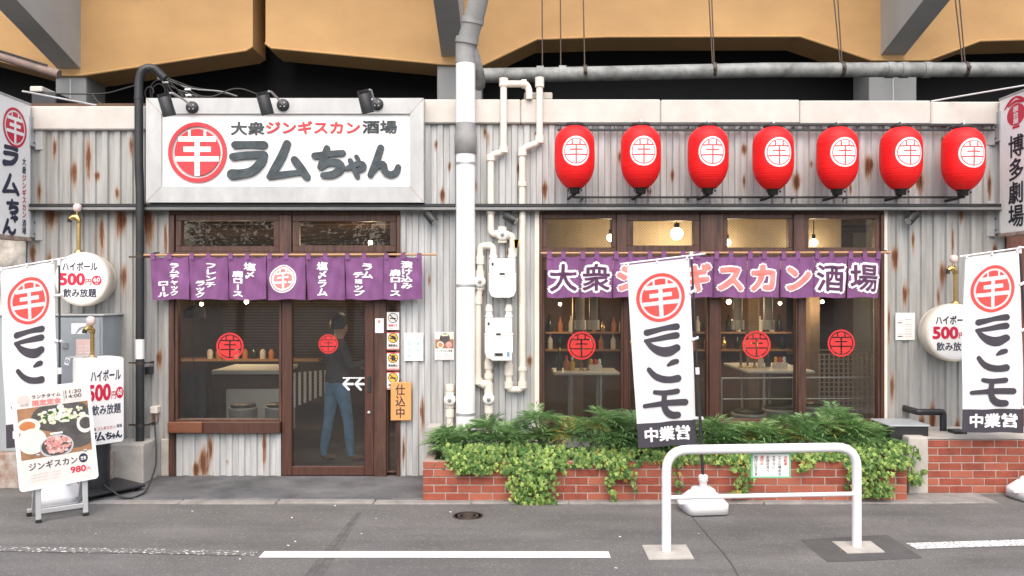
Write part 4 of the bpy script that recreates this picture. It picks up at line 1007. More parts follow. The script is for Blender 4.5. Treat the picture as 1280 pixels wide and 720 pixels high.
meter(606, 641, 397.5, 449, True, 'lower white gas meter with a small display box at its foot')
b = MB()
for i in range(5): b.box(-.012, .012, -.002, .002, .0, .09, 'yellow', 0, Matrix.Translation((X(645, -.2), -.2, Z(310, -.2))) @ Matrix.Rotation(.3 - .12 * i, 4, 'Y'))
tag(b.build('tag_strip'), 'small yellow green tag tied on the pipe above the upper meter', 'tag')

# ================================================================== NOTICES
def notice(name, a0, a1, b0, b1, label, lines, Y=-.038, cat='notice', k='paper'):
    t = MB(); t.box(X(a0, Y), X(a1, Y), Y, Y + .004, Z(b1, Y), Z(b0, Y), k); fm = pxmap(Y - .001); lines(t, fm); return tag(t.build(name, origin=(X((a0 + a1) / 2, Y), Y, Z(b1, Y))), label, cat)
def l1(t, fm):
    for i, (a, c) in enumerate([(509, 427), (520, 427), (509, 435), (520, 435), (509, 443)]): t.text('営業'[i % 2], a, a + 5, c, c + 5, fm, .0004, 'paper_blue', .01)
notice('wall_notice', 505, 529, 416, 451, 'pale notice with faint blue marks beside the door stickers', l1)
def l2(t, fm):
    t.rect(544, 567, 416, 435.5, fm, .0004, 'food_table'); t.rect(544, 567, 416, 424, fm, .0008, 'food_white'); t.disc(556, 423, 6.4, fm, .0012, 'food_iron', rings=1); t.disc(550.5, 431, 4.2, fm, .0016, 'food_white', rings=1); t.disc(550.5, 431, 2.8, fm, .002, 'food_orange', rings=1); t.disc(561, 431, 4, fm, .0016, 'food_meat', rings=1); t.rect(552, 560, 418, 420, fm, .002, 'food_veg')
    t.text('ジンギスカン定食', 546, 565.5, 437, 440, fm, .0006, 'ink', .02)
    for i in range(3): t.text('お得なランチ始めました', 545.5, 566, 442 + i * 3, 443.6 + i * 3, fm, .0006, 'salmon', .0)
notice('food_poster', 543.5, 567.5, 415, 450, 'small poster with a food photograph left of the downpipe', l2, cat='poster')
def l3(t, fm):
    for c in (400, 407, 417, 420): t.rect(1122, 1130, c, c + 1, fm, .0004, 'paper_pink')
    for c in range(399, 423, 3): t.rect(1131, 1140, c, c + .9, fm, .0004, 'paper_grey' if c % 2 else 'paper_pink')
    t.rect(1122, 1128, 403, 404, fm, .0004, 'ink'); t.rect(1122, 1128, 420, 421, fm, .0004, 'ink')
notice('wall_notice', 1119.5, 1143.5, 391, 425, 'white typed notice on the wall right of the right window', l3)
Yq = -.075
t = thing('wooden_plaque', 'orange wooden plaque with brush lettering hung beside the door', 'plaque', (X(501, Yq), Yq, Z(525.5, Yq)))
b = MB(); b.box(X(488.5, Yq), X(514.2, Yq), Yq - .012, Yq + .012, Z(525.5, Yq), Z(477.5, Yq), 'wood_plaque', .005); b.build('board', t)
b = MB(); b.vtext('仕込中', 500.5, 480, 523, 12.5, pxmap(Yq - .014), 0, 'ink', .012); b.build('lettering', t)
b = MB(); b.tube([(X(498, Yq), Yq - .012, Z(479, Yq)), (X(500, Yq), Yq + .02, Z(472, Yq)), (X(503, Yq), Yq - .012, Z(479, Yq))], .003, 'wire', 6); b.build('cord', t)

# ================================================================== BANNERS
def banner(corners, Yb, pole, base, label, foot_c, show_base=True, seed=1, bar_ext=10):
    """corners TL,TR,BR,BL in px at depth Yb; pole (top px,py),(bottom px,py); base centre px,Y"""
    TL, TR, BR, BL = [(X(a, Yb), Z(c, Yb)) for a, c in corners]; q = random.Random(seed); ph = q.random() * 6
    Wm = .585; Hm = 1.76
    def fn(a, c, h):
        u = a / Wm; v = c / Hm
        x = (TL[0] * (1 - u) + TR[0] * u) * (1 - v) + (BL[0] * (1 - u) + BR[0] * u) * v
        z = (TL[1] * (1 - u) + TR[1] * u) * (1 - v) + (BL[1] * (1 - u) + BR[1] * u) * v
        y = .020 * math.sin(v * 5 + ph + u * 2.2) * v + .010 * math.sin(u * 8 + v * 3 + ph) + .006 * math.sin(u * 17 - v * 11 + ph) - .02 * (1 - u) * math.exp(-((v - .05) / .15) ** 2) + .05 * (1 - u) * v * math.sin(ph + v * 2)
        z += .004 * math.sin(u * 9 + ph) * v
        return (x, Yb + y - h, z)
    t = thing('nobori_banner', label, 'banner', (foot_c[0], foot_c[1], 0), group='white banners on poles')
    c = MB(); c.sheet(lambda u, v: fn(u * Wm, v * Hm * .868, 0), 16, 40, 'cloth_white'); c.sheet(lambda u, v: fn(u * Wm, Hm * (.868 + .132 * v), 0), 16, 6, 'banner_ink')
    cl = c.build('cloth', t)
    e = MB(); emblem(e, Wm * .515, Hm * .195, Wm * .395, fn, .003, 'banner_red', 'cloth_white', .0012); e.build('emblem', cl)
    S = Wm / 201.0; V = Hm / 655.0
    def sx(x, y): return (x - 65 - 37 * (y - 40) / 655.) * S, (y - 40) * V
    def st(*p): return [(*sx(x, y), ww * S * 1.0) for x, y, ww in p]
    L = MB(); K = 'banner_ink'
    for i, s in enumerate([st((131, 287, 22), (180, 279, 17), (229, 276, 22)), st((127, 316, 12), (180, 311, 18), (229, 307, 22)), st((129, 318, 12), (152, 342, 22), (180, 358, 30), (208, 361, 32), (231, 351, 24)),
              st((203, 409, 10), (217, 402, 18), (231, 399, 17)), st((138, 418, 16), (158, 441, 20), (185, 456, 22), (212, 461, 22), (236, 459, 24)),
              st((158, 499, 14), (195, 506, 17), (235, 504, 18)), st((124, 547, 14), (160, 543, 16), (210, 543, 20), (262, 544, 21)), st((193, 506, 16), (191, 545, 20), (200, 572, 22), (218, 587, 24), (237, 588, 22))]):
        L.stroke(s, fn, .003 + .0008 * i, K)
    L.text('営業中', Wm * .12, Wm * .90, Hm * .893, Hm * .972, fn, .003, 'print_white', .035, mirror=True); L.build('lettering', cl)
    p = MB(); (ptx, pty), (pbx, pby) = pole
    P0 = Vector((X(ptx, Yb), Yb + .03, Z(pty, Yb))); P1 = Vector((foot_c[0], foot_c[1], .28)); mid = P0.lerp(P1, .52)
    p.tube([P0, mid], .010, 'black_metal', 10); p.tube([mid, P1], .014, 'black_metal', 10); p.tube([mid + (P0 - P1) * .015, mid - (P0 - P1) * .015], .019, 'white_paint', 12)
    p.tube([P0 + Vector((0, 0, .02)), P0 - Vector((0, 0, .05))], .017, 'white_paint', 12); pole_o = p.build('pole', t)
    k = MB(); a = Vector(fn(-.06, -.018, 0)); z = Vector(fn(Wm + .16, -.022, 0)); k.tube([a + Vector((0, .02, 0)), z + Vector((0, .02, 0))], .0085, 'white_paint', 8); k.build('crossbar', t)
    k = MB()
    for u in (.02, .48, .97): k.tube([fn(Wm * u, .012, .003), fn(Wm * u, -.03, .0)], .011, 'cloth_white', 6)
    for v in (.19, .44, .86):
        pt = P0.lerp(P1, v * Hm / (P0 - P1).length); e0 = Vector(fn(Wm, v * Hm, 0)); k.tube([e0 + Vector((-.01, 0, 0)), pt + Vector((.025, 0, .0))], .016, 'cloth_white', 6)
    k.build('strap', t)
    # water filled foot: low moulded tank with a neck
    k = MB(); m = Matrix.Translation((foot_c[0], foot_c[1], 0)) @ Matrix.Rotation(.12, 4, 'Z'); w0, d0 = .192, .19
    rings = [(0, .98), (.0, 1.0), (.082, 1.0), (.088, .98), (.165, .60), (.172, .52), (.196, .48), (.204, .42), (.206, .2)]
    vs = []; fs = []
    for zz, sc in rings:
        for j in range(28):
            an = 2 * math.pi * j / 28; cx, sy = math.cos(an), math.sin(an); pw = .35
            vs.append(m @ Vector((math.copysign(abs(cx) ** pw, cx) * w0 * sc, math.copysign(abs(sy) ** pw, sy) * d0 * sc, zz + .012)))
    for i in range(len(rings) - 1): fs += [(i * 28 + j, i * 28 + (j + 1) % 28, (i + 1) * 28 + (j + 1) % 28, (i + 1) * 28 + j) for j in range(28)]
    k.add(vs, fs, 'white_paint', True); k.add(vs[-28:], [tuple(range(28))], 'white_paint'); k.add(vs[:28], [tuple(range(28))[::-1]], 'white_paint')
    for q in (-1, 1):
        k.box(q * .13 - .04, q * .13 + .04, -.15, .15, 0, .02, 'white_paint', .006, m)
    k.lathe([(.034, .2), (.034, .27), (.042, .275), (.042, .325), (.03, .335)], (foot_c[0], foot_c[1], 0), 'white_paint', 18)
    k.box(-w0 - .045, -w0 + .02, -.04, .04, .07, .11, 'white_paint', .01, m); k.build('foot', t)
    return t
fc = (X(879, -1.38), -1.38)
banner([(783.5, 331.5), (861, 322.5), (871, 555.5), (797.5, 560)], -1.30, ((865, 317), (878, 600)), None, 'white banner in front of the purple curtain with its foot by the flower bed', fc, seed=3)
fc = (X(75, -1.12), -1.12)
banner([(3, 338), (68, 327), (71, 553), (9, 560)], -1.05, ((72, 325), (75, 610)), None, 'white banner at the left edge behind the menu stand', fc, seed=5)
fc = (X(1293, -.95), -.95)
banner([(1206.5, 322), (1273, 313), (1281, 541.5), (1201, 540.5)], -.92, ((1277, 310), (1293, 600)), None, 'white banner at the right edge in front of the low brick wall', fc, seed=8)

# ================================================================== GUARD RAIL
gA = Vector((X(833, YG(690)), YG(690), 0)); gB = Vector((X(1071, YG(684)), YG(684), 0)); gr = thing('guard_rail', 'white tubular guard rail with one lower bar standing on the pavement', 'guard rail', (gA + gB) / 2)
Hh = .785; rr = .036
b = MB(); b.tube([gA + Vector((0, 0, .0)), gA + Vector((0, 0, Hh)), gB + Vector((0, 0, Hh)), gB], rr, 'white_paint', 20, fil=.17); b.build('top_tube', gr)
hb = HZ - (622 - 365) * (gA.y + D0) / FPX
b = MB(); b.tube([gA + Vector((0, 0, hb)), gB + Vector((0, 0, hb))], .0175, 'white_paint', 14); b.build('lower_bar', gr)
for pts in ([(802.5, 682.5), (857.5, 682), (867.5, 699), (811, 700)], [(1040, 678), (1088, 677.5), (1106, 691), (1059, 692.5)]):
    b = MB(); v = [Vector((X(a, YG(c)), YG(c), 0)) for a, c in pts]; n = 4
    b.add([q + Vector((0, 0, -.03)) for q in v] + [q + Vector((0, 0, .009)) for q in v], [(7, 6, 5, 4)] + [(i, (i + 1) % 4, 4 + (i + 1) % 4, 4 + i) for i in range(4)], 'pale_concrete'); b.build('concrete_foot', gr, recalc=True)
# small notice hung over the rail
ry = (gA.y + gB.y) / 2 - .037 + .028
t = thing('rail_notice', 'small green bordered notice hung behind the top of the guard rail', 'notice', (X(964, ry), ry + .05, Z(597, ry)))
yy = ry + .052; fm = pxmap(yy)
b = MB(); b.box(X(938.5, yy), X(988.5, yy), yy, yy + .004, Z(597.5, yy), Z(562, yy), 'green_border'); b.box(X(941, yy), X(986, yy), yy - .0015, yy, Z(595.5, yy), Z(567.5, yy), 'paper'); b.build('sheet', t)
b = MB(); fm = pxmap(yy - .003)
for i, (s_, k) in enumerate([('自転車', 'red'), ('ここに停めない', 'ink'), ('で下さい', 'ink'), ('お店の方へ', 'ink'), ('通行の', 'red'), ('妨げになります', 'ink')]):
    b.vtext(s_[:6], 982 - i * 7.4, 569.5, 569.5 + min(6, len(s_)) * 4.2, 4.4, fm, 0, k, .015)
b.build('lettering', t)

# ================================================================== BRICKWORK
def bricks(t, faces, Hn, z0, name='brickwork', course=.0755, L=.226, D=.10):
    """courses of separate bricks along each (p0, p1, inward normal)"""
    b = MB(); q = random.Random(4)
    for (p0, p1, nv) in faces:
        p0, p1, nv = Vector(p0), Vector(p1), Vector(nv); d = (p1 - p0); ln = d.length; d.normalize()
        M4 = Matrix((( d.x, nv.x, 0, p0.x), (d.y, nv.y, 0, p0.y), (0, 0, 1, z0), (0, 0, 0, 1)))
        for c in range(Hn):
            s = -(.5 * L if c % 2 else 0) + q.uniform(-.01, .01)
            while s < ln:
                a, e = max(0, s), min(ln, s + L - .011)
                if e - a > .03: b.box(a, e, q.uniform(-.0015, .0025), D, c * course, (c + 1) * course - .0105, 'brick', .004, M4, tint=q.random() ** 1.6)
                s += L
        b.box(.004, ln - .004, .006, D - .004, -.02, Hn * course - .009, 'mortar', 0, M4)
    return b.build(name, t)
YP = -1.03; px0, px1 = X(528.5, YP), X(1134, YP)
fb = thing('flower_bed', 'long red brick flower bed under the right window', 'planter', ((px0 + px1) / 2, YP / 2, 0))
bricks(fb, [((px0, YP, 0), (px1, YP, 0), (0, 1, 0)), ((px0, -.06, 0), (px0, YP + .1, 0), (1, 0, 0)), ((px1, YP + .1, 0), (px1, -.06, 0), (-1, 0, 0))], 5, .012)
b = MB(); b.sheet(lambda u, v: (px0 + .09 + (px1 - px0 - .18) * u, YP + .09 + .92 * v, .33 + .02 * math.sin(u * 40) * math.sin(v * 9)), 60, 8, 'soil'); b.build('soil', fb)
YW = -.73; wx0, wx1 = X(1160, YW), X(1420, YW)
lwl = thing('low_brick_wall', 'low red brick wall with a concrete top at the right edge', 'wall', ((wx0 + wx1) / 2, YW / 2, 0))
bricks(lwl, [((wx0, YW, 0), (wx1, YW, 0), (0, 1, 0))], 7, .012, L=.226)
b = MB(); b.box(wx0 - .17, wx1, YW + .02, .0, .02, .546, 'pale_concrete', .01); b.box(wx0 + .0, wx1, YW + .004, .0, .541, .553, 'pale_concrete', .005); b.build('top_slab', lwl)
b = MB(); b.box(X(1134.5, YW), wx0 - .004, YW - .02, YW + .3, 0, .566, 'pale_concrete', .018); tag(b.build('concrete_post'), 'pale concrete block between the flower bed and low brick wall', 'post')
b = MB(); b.box(X(534, -.2), X(552, -.2), -.30, -.08, .1, .60, 'pale_concrete', .015); tag(b.build('concrete_post'), 'small concrete block behind the left end of the flower bed', 'post')
t = thing('meter_box', 'flat dark box with a lid lying on the low wall top', 'box', (X(1136, -.45), -.45, .553))
b = MB(); Yx = -.62; b.box(X(1112, Yx), X(1161, Yx), Yx, -.2, .50, Z(533.5, Yx), 'black_plastic', .008); b.build('body', t)
b = MB(); b.box(X(1110.5, Yx), X(1162.5, Yx), Yx - .01, -.19, Z(533.5, Yx), Z(531, Yx), 'cabinet', .006); b.build('lid', t)
b = MB(); Yx = -.30; b.tube([(X(1147, Yx), -.01, Z(515, Yx)), (X(1147, Yx), Yx, Z(515, Yx)), (X(1179, Yx), Yx, Z(515, Yx)), (X(1179, Yx), Yx, .55)], .034, 'black_metal', 14, fil=.03); tag(b.build('bent_pipe'), 'short black bent pipe standing on the low wall top', 'pipe')
b = MB(); b.box(X(1187, -.4), X(1203, -.4), -.5, -.35, .553, .585, 'black_plastic', .006); tag(b.build('cable_box'), 'tiny black box on the low wall beside the banner', 'box')
# manhole
t = thing('manhole_cover', 'small round iron cover set in the asphalt before the flower bed', 'manhole cover', (X(585, YG(645)), YG(645), 0))
b = MB(); c = (X(585, YG(645)), YG(645), 0); b.lathe([(.138, -.01), (.138, .006), (.122, .006), (.120, .002)], c, 'iron', 36); b.build('rim', t)
b = MB(); b.lathe([(0, .006), (.05, .006), (.052, .003), (.07, .003), (.072, .006), (.095, .006), (.097, .003), (.119, .003)], c, 'iron', 36, smooth=False)
for q in range(12): a = q * math.pi / 6; b.box(c[0] + .083 * math.cos(a) - .006, c[0] + .083 * math.cos(a) + .006, c[1] + .083 * math.sin(a) - .006, c[1] + .083 * math.sin(a) + .006, .003, .0075, 'iron')
b.build('lid', t)
# leaf litter specks on the road
q = random.Random(2); b = MB()
for (a, c) in [(365, 648), (470, 649), (452, 668), (369, 678), (360, 683), (419, 633), (563, 641), (873, 668), (770, 711), (775, 672), (1051, 689), (240, 640), (300, 700), (120, 668)]:
    Yq_ = YG(c); x = X(a, Yq_); r_ = q.uniform(.006, .013); b.add([(x + r_ * math.cos(k * 1.257 + q.random()), Yq_ + 1.3 * r_ * math.sin(k * 1.257), .007 + .002 * q.random()) for k in range(5)], [(0, 1, 2, 3, 4)], 'leaf_yellow' if a == 1051 else 'paper')
stuff(b.build('litter'))

# ================================================================== PLANTS
def frond_shrub(px, py_top, Yc, zb, rx, ry, label, seed, nf=64, yellow=0):
    q = random.Random(seed); zt = HZ - (py_top - HZY) * (Yc + D0) / FPX; x = X(px, Yc); H = zt - zb
    t = thing('shrub', label, 'shrub', (x, Yc, zb), group='feathery shrubs in the flower bed')
    b = MB(); s = MB()
    for i in range(nf):
        a = q.random() * 6.283; rad = math.sqrt(q.random()) * (1 if i else 0); hz = (q.uniform(.80, 1.0) if i % 2 else q.uniform(.3, .7)) * math.sqrt(max(.1, 1 - .75 * rad ** 2))
        top = Vector((x + rx * .8 * rad * math.cos(a), Yc + ry * .8 * rad * math.sin(a), zb + H * hz * .9))
        s.tube([(x + q.uniform(-.05, .05), Yc + q.uniform(-.05, .05), zb - .02), top.lerp(Vector((x, Yc, zb)), .4) + Vector((0, 0, .05)), top], .006, 'stem', 5)
        lean = Vector((rad * math.cos(a), rad * math.sin(a) - .15, 0)) * .45; base = q.random() * 6.28; young = q.random() < .3
        for fr_ in range(10):
            az = base + fr_ * .63 + q.uniform(-.2, .2); el = q.uniform(.15, .95)
            out = (Vector((math.cos(az) * math.cos(el), math.sin(az) * math.cos(el), math.sin(el))) + lean).normalized()
            ln = q.uniform(.17, .27) * (.8 if young else 1); tint = min(1, (.55 if young else .12) + q.random() * .4); K = 'leaf_dark'
            if yellow and i < yellow and fr_ > 3: K = 'leaf_yellow'
            npair = 7; side = out.cross(Vector((0, 0, 1))); side = side.normalized() if side.length > .05 else Vector((1, 0, 0)); upn = side.cross(out).normalized()
            for j in range(1, npair + 1):
                f = j / npair; p = top + out * ln * f - Vector((0, 0, .38 * ln * f * f))
                ll = .118 * (1 - .5 * abs(f - .45)); wd = .0070
                for sg in ((-1, 1) if j < npair else (0,)):
                    dr = (side * sg * .75 + out * (.65 + .3 * f) - Vector((0, 0, .25 + .3 * f)) + upn * q.uniform(-.1, .15)).normalized() if sg else (out - Vector((0, 0, .7))).normalized()
                    w_ = dr.cross(upn).normalized() * wd
                    b.add([p, p + dr * ll * .4 + w_, p + dr * ll, p + dr * ll * .4 - w_], [(0, 1, 2, 3)], K, False, min(1, max(0, tint + q.uniform(-.1, .12))))
    s.build('stem', t)
    b.build('foliage', t)
SH = [(572, 526, -.66, .22, .2, 'low feathery shrub nearest the left end of the flower bed', 0), (622, 513, -.62, .27, .22, 'feathery shrub under the gas meters', 0), (680, 497, -.66, .32, .24, 'tall feathery shrub under the left edge of the right window', 0),
      (741, 500, -.64, .34, .24, 'feathery shrub with yellow shoots below the left standing table', 3), (786, 516, -.62, .22, .22, 'feathery shrub just left of the middle banner', 0), (838, 522, -.6, .28, .22, 'feathery shrub mostly hidden behind the middle banner', 0), (893, 512, -.64, .20, .2, 'small feathery shrub just right of the middle banner', 0),
      (940, 519, -.62, .26, .22, 'low feathery shrub behind the green bordered notice', 1), (985, 505, -.66, .31, .24, 'bright feathery shrub under the right standing table', 1), (1035, 498, -.62, .33, .25, 'broad feathery shrub under the rightmost lower pane', 1), (1082, 511, -.64, .27, .23, 'feathery shrub at the right end of the flower bed', 0)]
for i, (px, pt, Yc, rx, ry, lab, ye) in enumerate(SH): frond_shrub(px, pt + 6, Yc, .30, rx, ry, lab, 20 + i, 16, ye)

def leaf(b, p, n, up, s, K, tint):
    sd = up.cross(n).normalized(); up = n.cross(sd).normalized()
    sh = [(0, -.45), (.42, -.5), (.28, -.12), (.52, .12), (.2, .2), (0, .58), (-.2, .2), (-.52, .12), (-.28, -.12), (-.42, -.5)]
    c = p + n * s * .10
    vs = [p + sd * a * s + up * d * s - n * (abs(a) * .25 * s) for a, d in sh] + [c]
    b.add(vs, [(10, i, (i + 1) % 10) for i in range(10)], K, False, tint)
def ivy(areas, label, seed, yellow=.0, size=.054):
    """areas: list of (polygon fn) sampling boxes (px0,px1,py0,py1,Y0,Y1,count,shape)"""
    q = random.Random(seed); b = MB(); s = MB(); first = None
    for (a0, a1, b0, b1, Ya, Yb_, n, taper) in areas:
        for i in range(int(n * (.6 if b0 > 552 and b1 < 590 else .74))):
            v = q.random(); wv = 1 - taper * v; ca = (a0 + a1) / 2 + taper * 6 * math.sin(v * 5 + seed)
            py = b0 + (b1 - b0) * v; px = ca + (q.random() - .5) * (a1 - a0) * wv * (.75 + .35 * q.random())
            bulge = math.sin(math.pi * min(1, max(0, v))) * .06
            Yv = Ya + (Yb_ - Ya) * v - bulge * q.random() - q.random() * .05
            p = Vector((X(px, Yv), Yv, max(.015, Z(py, Yv))))
            nrm = Vector((q.uniform(-.55, .55), -1 + q.uniform(-.1, .5), q.uniform(-.05, .95))).normalized(); up = Vector((q.uniform(-.7, .7), -.1, -1)).normalized()
            leaf(b, p, nrm, -up if q.random() < .12 else up, size * q.uniform(.55, 1.15), 'leaf_yellow' if q.random() < yellow else 'leaf_ivy', min(1, q.random() ** 1.8))
        pts = []
        for j in range(7):
            v = j / 6; Yv = Ya + (Yb_ - Ya) * v + .01; pts.append((X((a0 + a1) / 2 + taper * 6 * math.sin(v * 5 + seed), Yv), Yv, max(.02, Z(b0 + (b1 - b0) * v, Yv))))
        s.tube(pts, .005, 'stem', 5)
        if first is None: first = pts[0]
    t = thing('ivy_plant', label, 'ivy', first, group='ivy trailing over the flower bed'); b.build('foliage', t); s.build('stem', t)
ivy([(548, 632, 556, 588, -.88, -1.03, 520, .25), (556, 628, 560, 592, -.98, -1.08, 240, .3)], 'light green ivy over the left corner of the brick flower bed', 1)
ivy([(618, 705, 556, 592, -.85, -1.08, 420, .0), (630, 703, 575, 632, -1.08, -1.12, 520, .28)], 'thick ivy hanging to the ground left of the middle banner', 2)
ivy([(698, 800, 560, 584, -.85, -1.05, 480, .0), (752, 792, 572, 598, -1.06, -1.1, 130, .45), (757, 775, 590, 628, -1.08, -1.09, 46, .5), (782, 800, 585, 614, -1.08, -1.09, 22, .5)], 'ivy along the rim with thin strands beside the middle banner', 3, .05)
ivy([(795, 890, 562, 580, -.85, -1.02, 330, .1), (842, 853, 576, 618, -1.06, -1.08, 22, .3)], 'ivy along the rim behind the middle banner', 4, .12)
ivy([(880, 960, 560, 580, -.85, -1.03, 330, .1), (908, 944, 572, 619, -1.06, -1.1, 110, .45)], 'ivy with one hanging strand left of the green bordered notice', 5, .08)
ivy([(955, 1066, 560, 576, -.85, -1.03, 420, .1), (993, 1020, 572, 590, -1.06, -1.08, 40, .6), (1056, 1072, 575, 612, -1.06, -1.08, 30, .4)], 'ivy along the rim right of the green bordered notice', 6, .04)
ivy([(1052, 1140, 553, 585, -.80, -1.06, 430, .1), (1066, 1132, 562, 622, -1.08, -1.12, 430, .42)], 'thick ivy hanging over the right end of the flower bed', 7)
ivy([(1132, 1150, 558, 607, -.80, -.83, 80, .3), (1140, 1158, 590, 607, -.80, -.82, 36, .4)], 'single ivy strand climbing on the pale concrete block', 8)

# ================================================================== LEFT CORNER
nb = thing('neighbouring_wall', 'white wall with dark peeling paint at the left edge', 'wall', (-7, .1, 0))
b = MB(); b.box(-10, xL - .005, -.02, .2, .0, 4.0, 'peel'); b.build('wall_face', nb)
nb = thing('neighbouring_shop', 'brown timber shop front beyond the right projecting sign', 'shop', (7.2, .1, 0))
b = MB(); b.box(xR + .005, 10, -.02, .2, .0, 3.0, 'neighbour_wood'); b.box(xR + .005, 10, -.05, .2, 3.0, 4.0, 'galv'); b.build('wall_face', nb)
Yc0 = -.42
cb = thing('electric_cabinet', 'tall grey blue steel cabinet behind the left banner', 'cabinet', (X(60, Yc0), -.2, .35))
b = MB(); b.box(X(-60, Yc0), X(128, Yc0), Yc0, -.01, .36, Z(395, Yc0), 'cabinet', .008); b.build('body', cb)
b = MB(); b.box(X(74, Yc0), X(125.5, Yc0), Yc0 - .018, Yc0, .42, Z(398, Yc0), 'cabinet', .006); dr = b.build('door', cb)
b = MB(); b.box(X(80, Yc0), X(86.5, Yc0), Yc0 - .035, Yc0 - .015, Z(435.5, Yc0), Z(428, Yc0), 'grey_pipe', .004); b.build('handle', dr)
b = MB(); b.box(X(-60, Yc0), X(131, Yc0), Yc0 - .02, 0, Z(395, Yc0), Z(393, Yc0), 'galv', .004); b.build('top', cb)
fm = pxmap(Yc0 - .0195)
b = MB(); b.rect(89, 108, 404, 417.5, fm, 0, 'print_white', 4); b.stroke([(95, 417, 1), (100, 411, 3), (106, 408.5, 1)], fm, .001, 'cabinet'); b.build('notice', dr)
b = MB(); b.rect(95, 117, 424, 456, fm, 0, 'paper_pink', 3)
for i in range(5): b.rect(98, 103, 432 + i * 4, 433 + i * 4, fm, .001, 'paper'); b.rect(106, 113, 432 + i * 4, 433 + i * 4, fm, .001, 'paper')
b.build('notice', dr)
b = MB(); m4 = lambda a, c, h: fm(84 + (a * .95 - c * .25), 451.5 + (c * .95 + a * .25), h); b.rect(-3, 3, -5, 5, m4, 0, 'print_white'); b.disc(0, 0, 2.2, m4, .001, 'ink', rin=1.3, rings=1, seg=16); b.build('notice', dr)
b = MB(); b.box(-5.9, X(136, -.5), -.52, .0, 0, .36, 'rust_base', .015); tag(b.build('cabinet_plinth'), 'white concrete plinth with rust stains under the grey cabinet', 'plinth')
b = MB(); b.box(X(138, -.37), X(179, -.37), -.37, .0, 0, .43, 'pale_concrete', .02); tag(b.build('concrete_plinth'), 'weathered pale concrete block at the foot of the black conduit', 'plinth')
# black conduit with goose neck
Yk = -.2; cd = thing('conduit', 'black conduit rising past the signboard and bending over the parapet', 'pipe', (X(175, Yk), Yk, .43))
b = MB(); b.tube([(X(175, Yk), Yk, .43), (X(175, Yk), Yk, Z(240, Yk)), (X(173.5, Yk), Yk, Z(205, Yk)), (X(173.5, Yk), Yk, Z(100, Yk)), (X(178, Yk), Yk, Z(86, Yk)), (X(190, Yk), Yk + .03, Z(83, Yk)), (X(203, Yk), Yk + .06, Z(96, Yk))], .043, 'black_metal', 18, fil=.12); b.build('pipe_run', cd)
b = MB(); b.tube([(X(173.5, Yk), Yk, Z(124, Yk)), (X(173.5, Yk), Yk, Z(120, Yk))], .047, 'black_metal', 18); b.build('coupling', cd)
b = MB(); b.tube([(X(175, Yk), Yk, Z(448.5, Yk)), (X(175, Yk), Yk, Z(424, Yk))], .045, 'tape', 18); b.build('tape', cd)
for c in (321, 454, 532):
    b = MB(); b.tube([(X(175, Yk), Yk, Z(c - 1.5, Yk)), (X(175, Yk), Yk, Z(c + 1.5, Yk))], .047, 'iron', 18); b.box(X(164, -.1), X(188, -.1), -.16, -.145, Z(c + 1, Yk), Z(c - 1, Yk), 'iron'); b.box(X(187, -.1), X(189, -.1), -.15, 0, Z(c + 1, Yk), Z(c - 1, Yk), 'iron'); b.build('clamp', cd)
b = MB(); b.box(X(181.5, -.1), X(188.5, -.1), -.12, -.02, Z(468, -.1), Z(458.5, -.1), 'black_plastic', .006); tag(b.build('junction_box'), 'small black box on the wall beside the black conduit', 'box')
ob = thing('outlet_box', 'small cream outlet box with a black cable beside the entrance', 'outlet', (X(192, -.08), -.05, Z(517, -.05)))
b = MB(); b.box(X(187.5, -.08), X(197, -.08), -.09, .0, Z(517, -.08), Z(508, -.08), 'cream_pipe', .008); b.box(X(190, -.06), X(196, -.06), -.06, .0, Z(528, -.06), Z(517, -.06), 'rust_base', .005); b.box(X(186.5, -.06), X(194.5, -.06), -.05, .0, Z(550, -.06), Z(532, -.06), 'galv', .005); b.build('body', ob)
b = MB(); b.tube([(X(193, -.07), -.08, Z(519, -.07)), (X(194, -.1), -.10, Z(540, -.1)), (X(198, -.2), -.25, Z(570, -.2)), (X(197, -.4), -.45, .2), (X(186, -.75), -.8, .035), (X(168, -1.0), -1.0, .03), (X(155, -1.0), -1.02, .03), (X(140, -.9), -.95, .10), (X(133, -.8), -.85, .12)], .009, 'wire', 8, fil=.12); b.build('cable', ob)
# cables tangled behind the sign
q = random.Random(5); b = MB()
A = Vector((X(203, -.1), -.10, Z(97, -.1)))
for i in range(11):
    E = Vector((X(q.choice([225, 240, 262, 285, 300, 330]), .25), .15, Z(q.uniform(120, 126), .2))); m1 = A.lerp(E, .35) + Vector((q.uniform(-.05, .1), 0, q.uniform(-.22, .02))); m2 = A.lerp(E, .7) + Vector((q.uniform(-.1, .1), 0, q.uniform(-.12, .06)))
    b.tube([A + Vector((0, 0, q.uniform(-.03, .03))), m1, m2, E], q.choice([.005, .007, .010]), 'wire' if i % 4 else 'grey_pipe', 6, fil=.15)
for i in range(3):
    cx, cz, r_ = X(q.uniform(186, 224), 0), Z(q.uniform(112, 118), 0), q.uniform(.07, .14); b.tube([(cx + r_ * .8 * math.cos(k * .42), -.05 + .01 * k, cz + r_ * math.sin(k * .42)) for k in range(15)], .007, 'wire', 6)
for (a, c) in ((201, 98), (207, 103), (235, 112), (236, 119)): b.box(X(a, -.1) - .03, X(a, -.1) + .03, -.12, -.09, Z(c, -.1) - .008, Z(c, -.1) + .008, 'tape', .003)
tag(b.build('cable_bundle'), 'tangle of thin cables leaving the black goose neck conduit', 'cables')
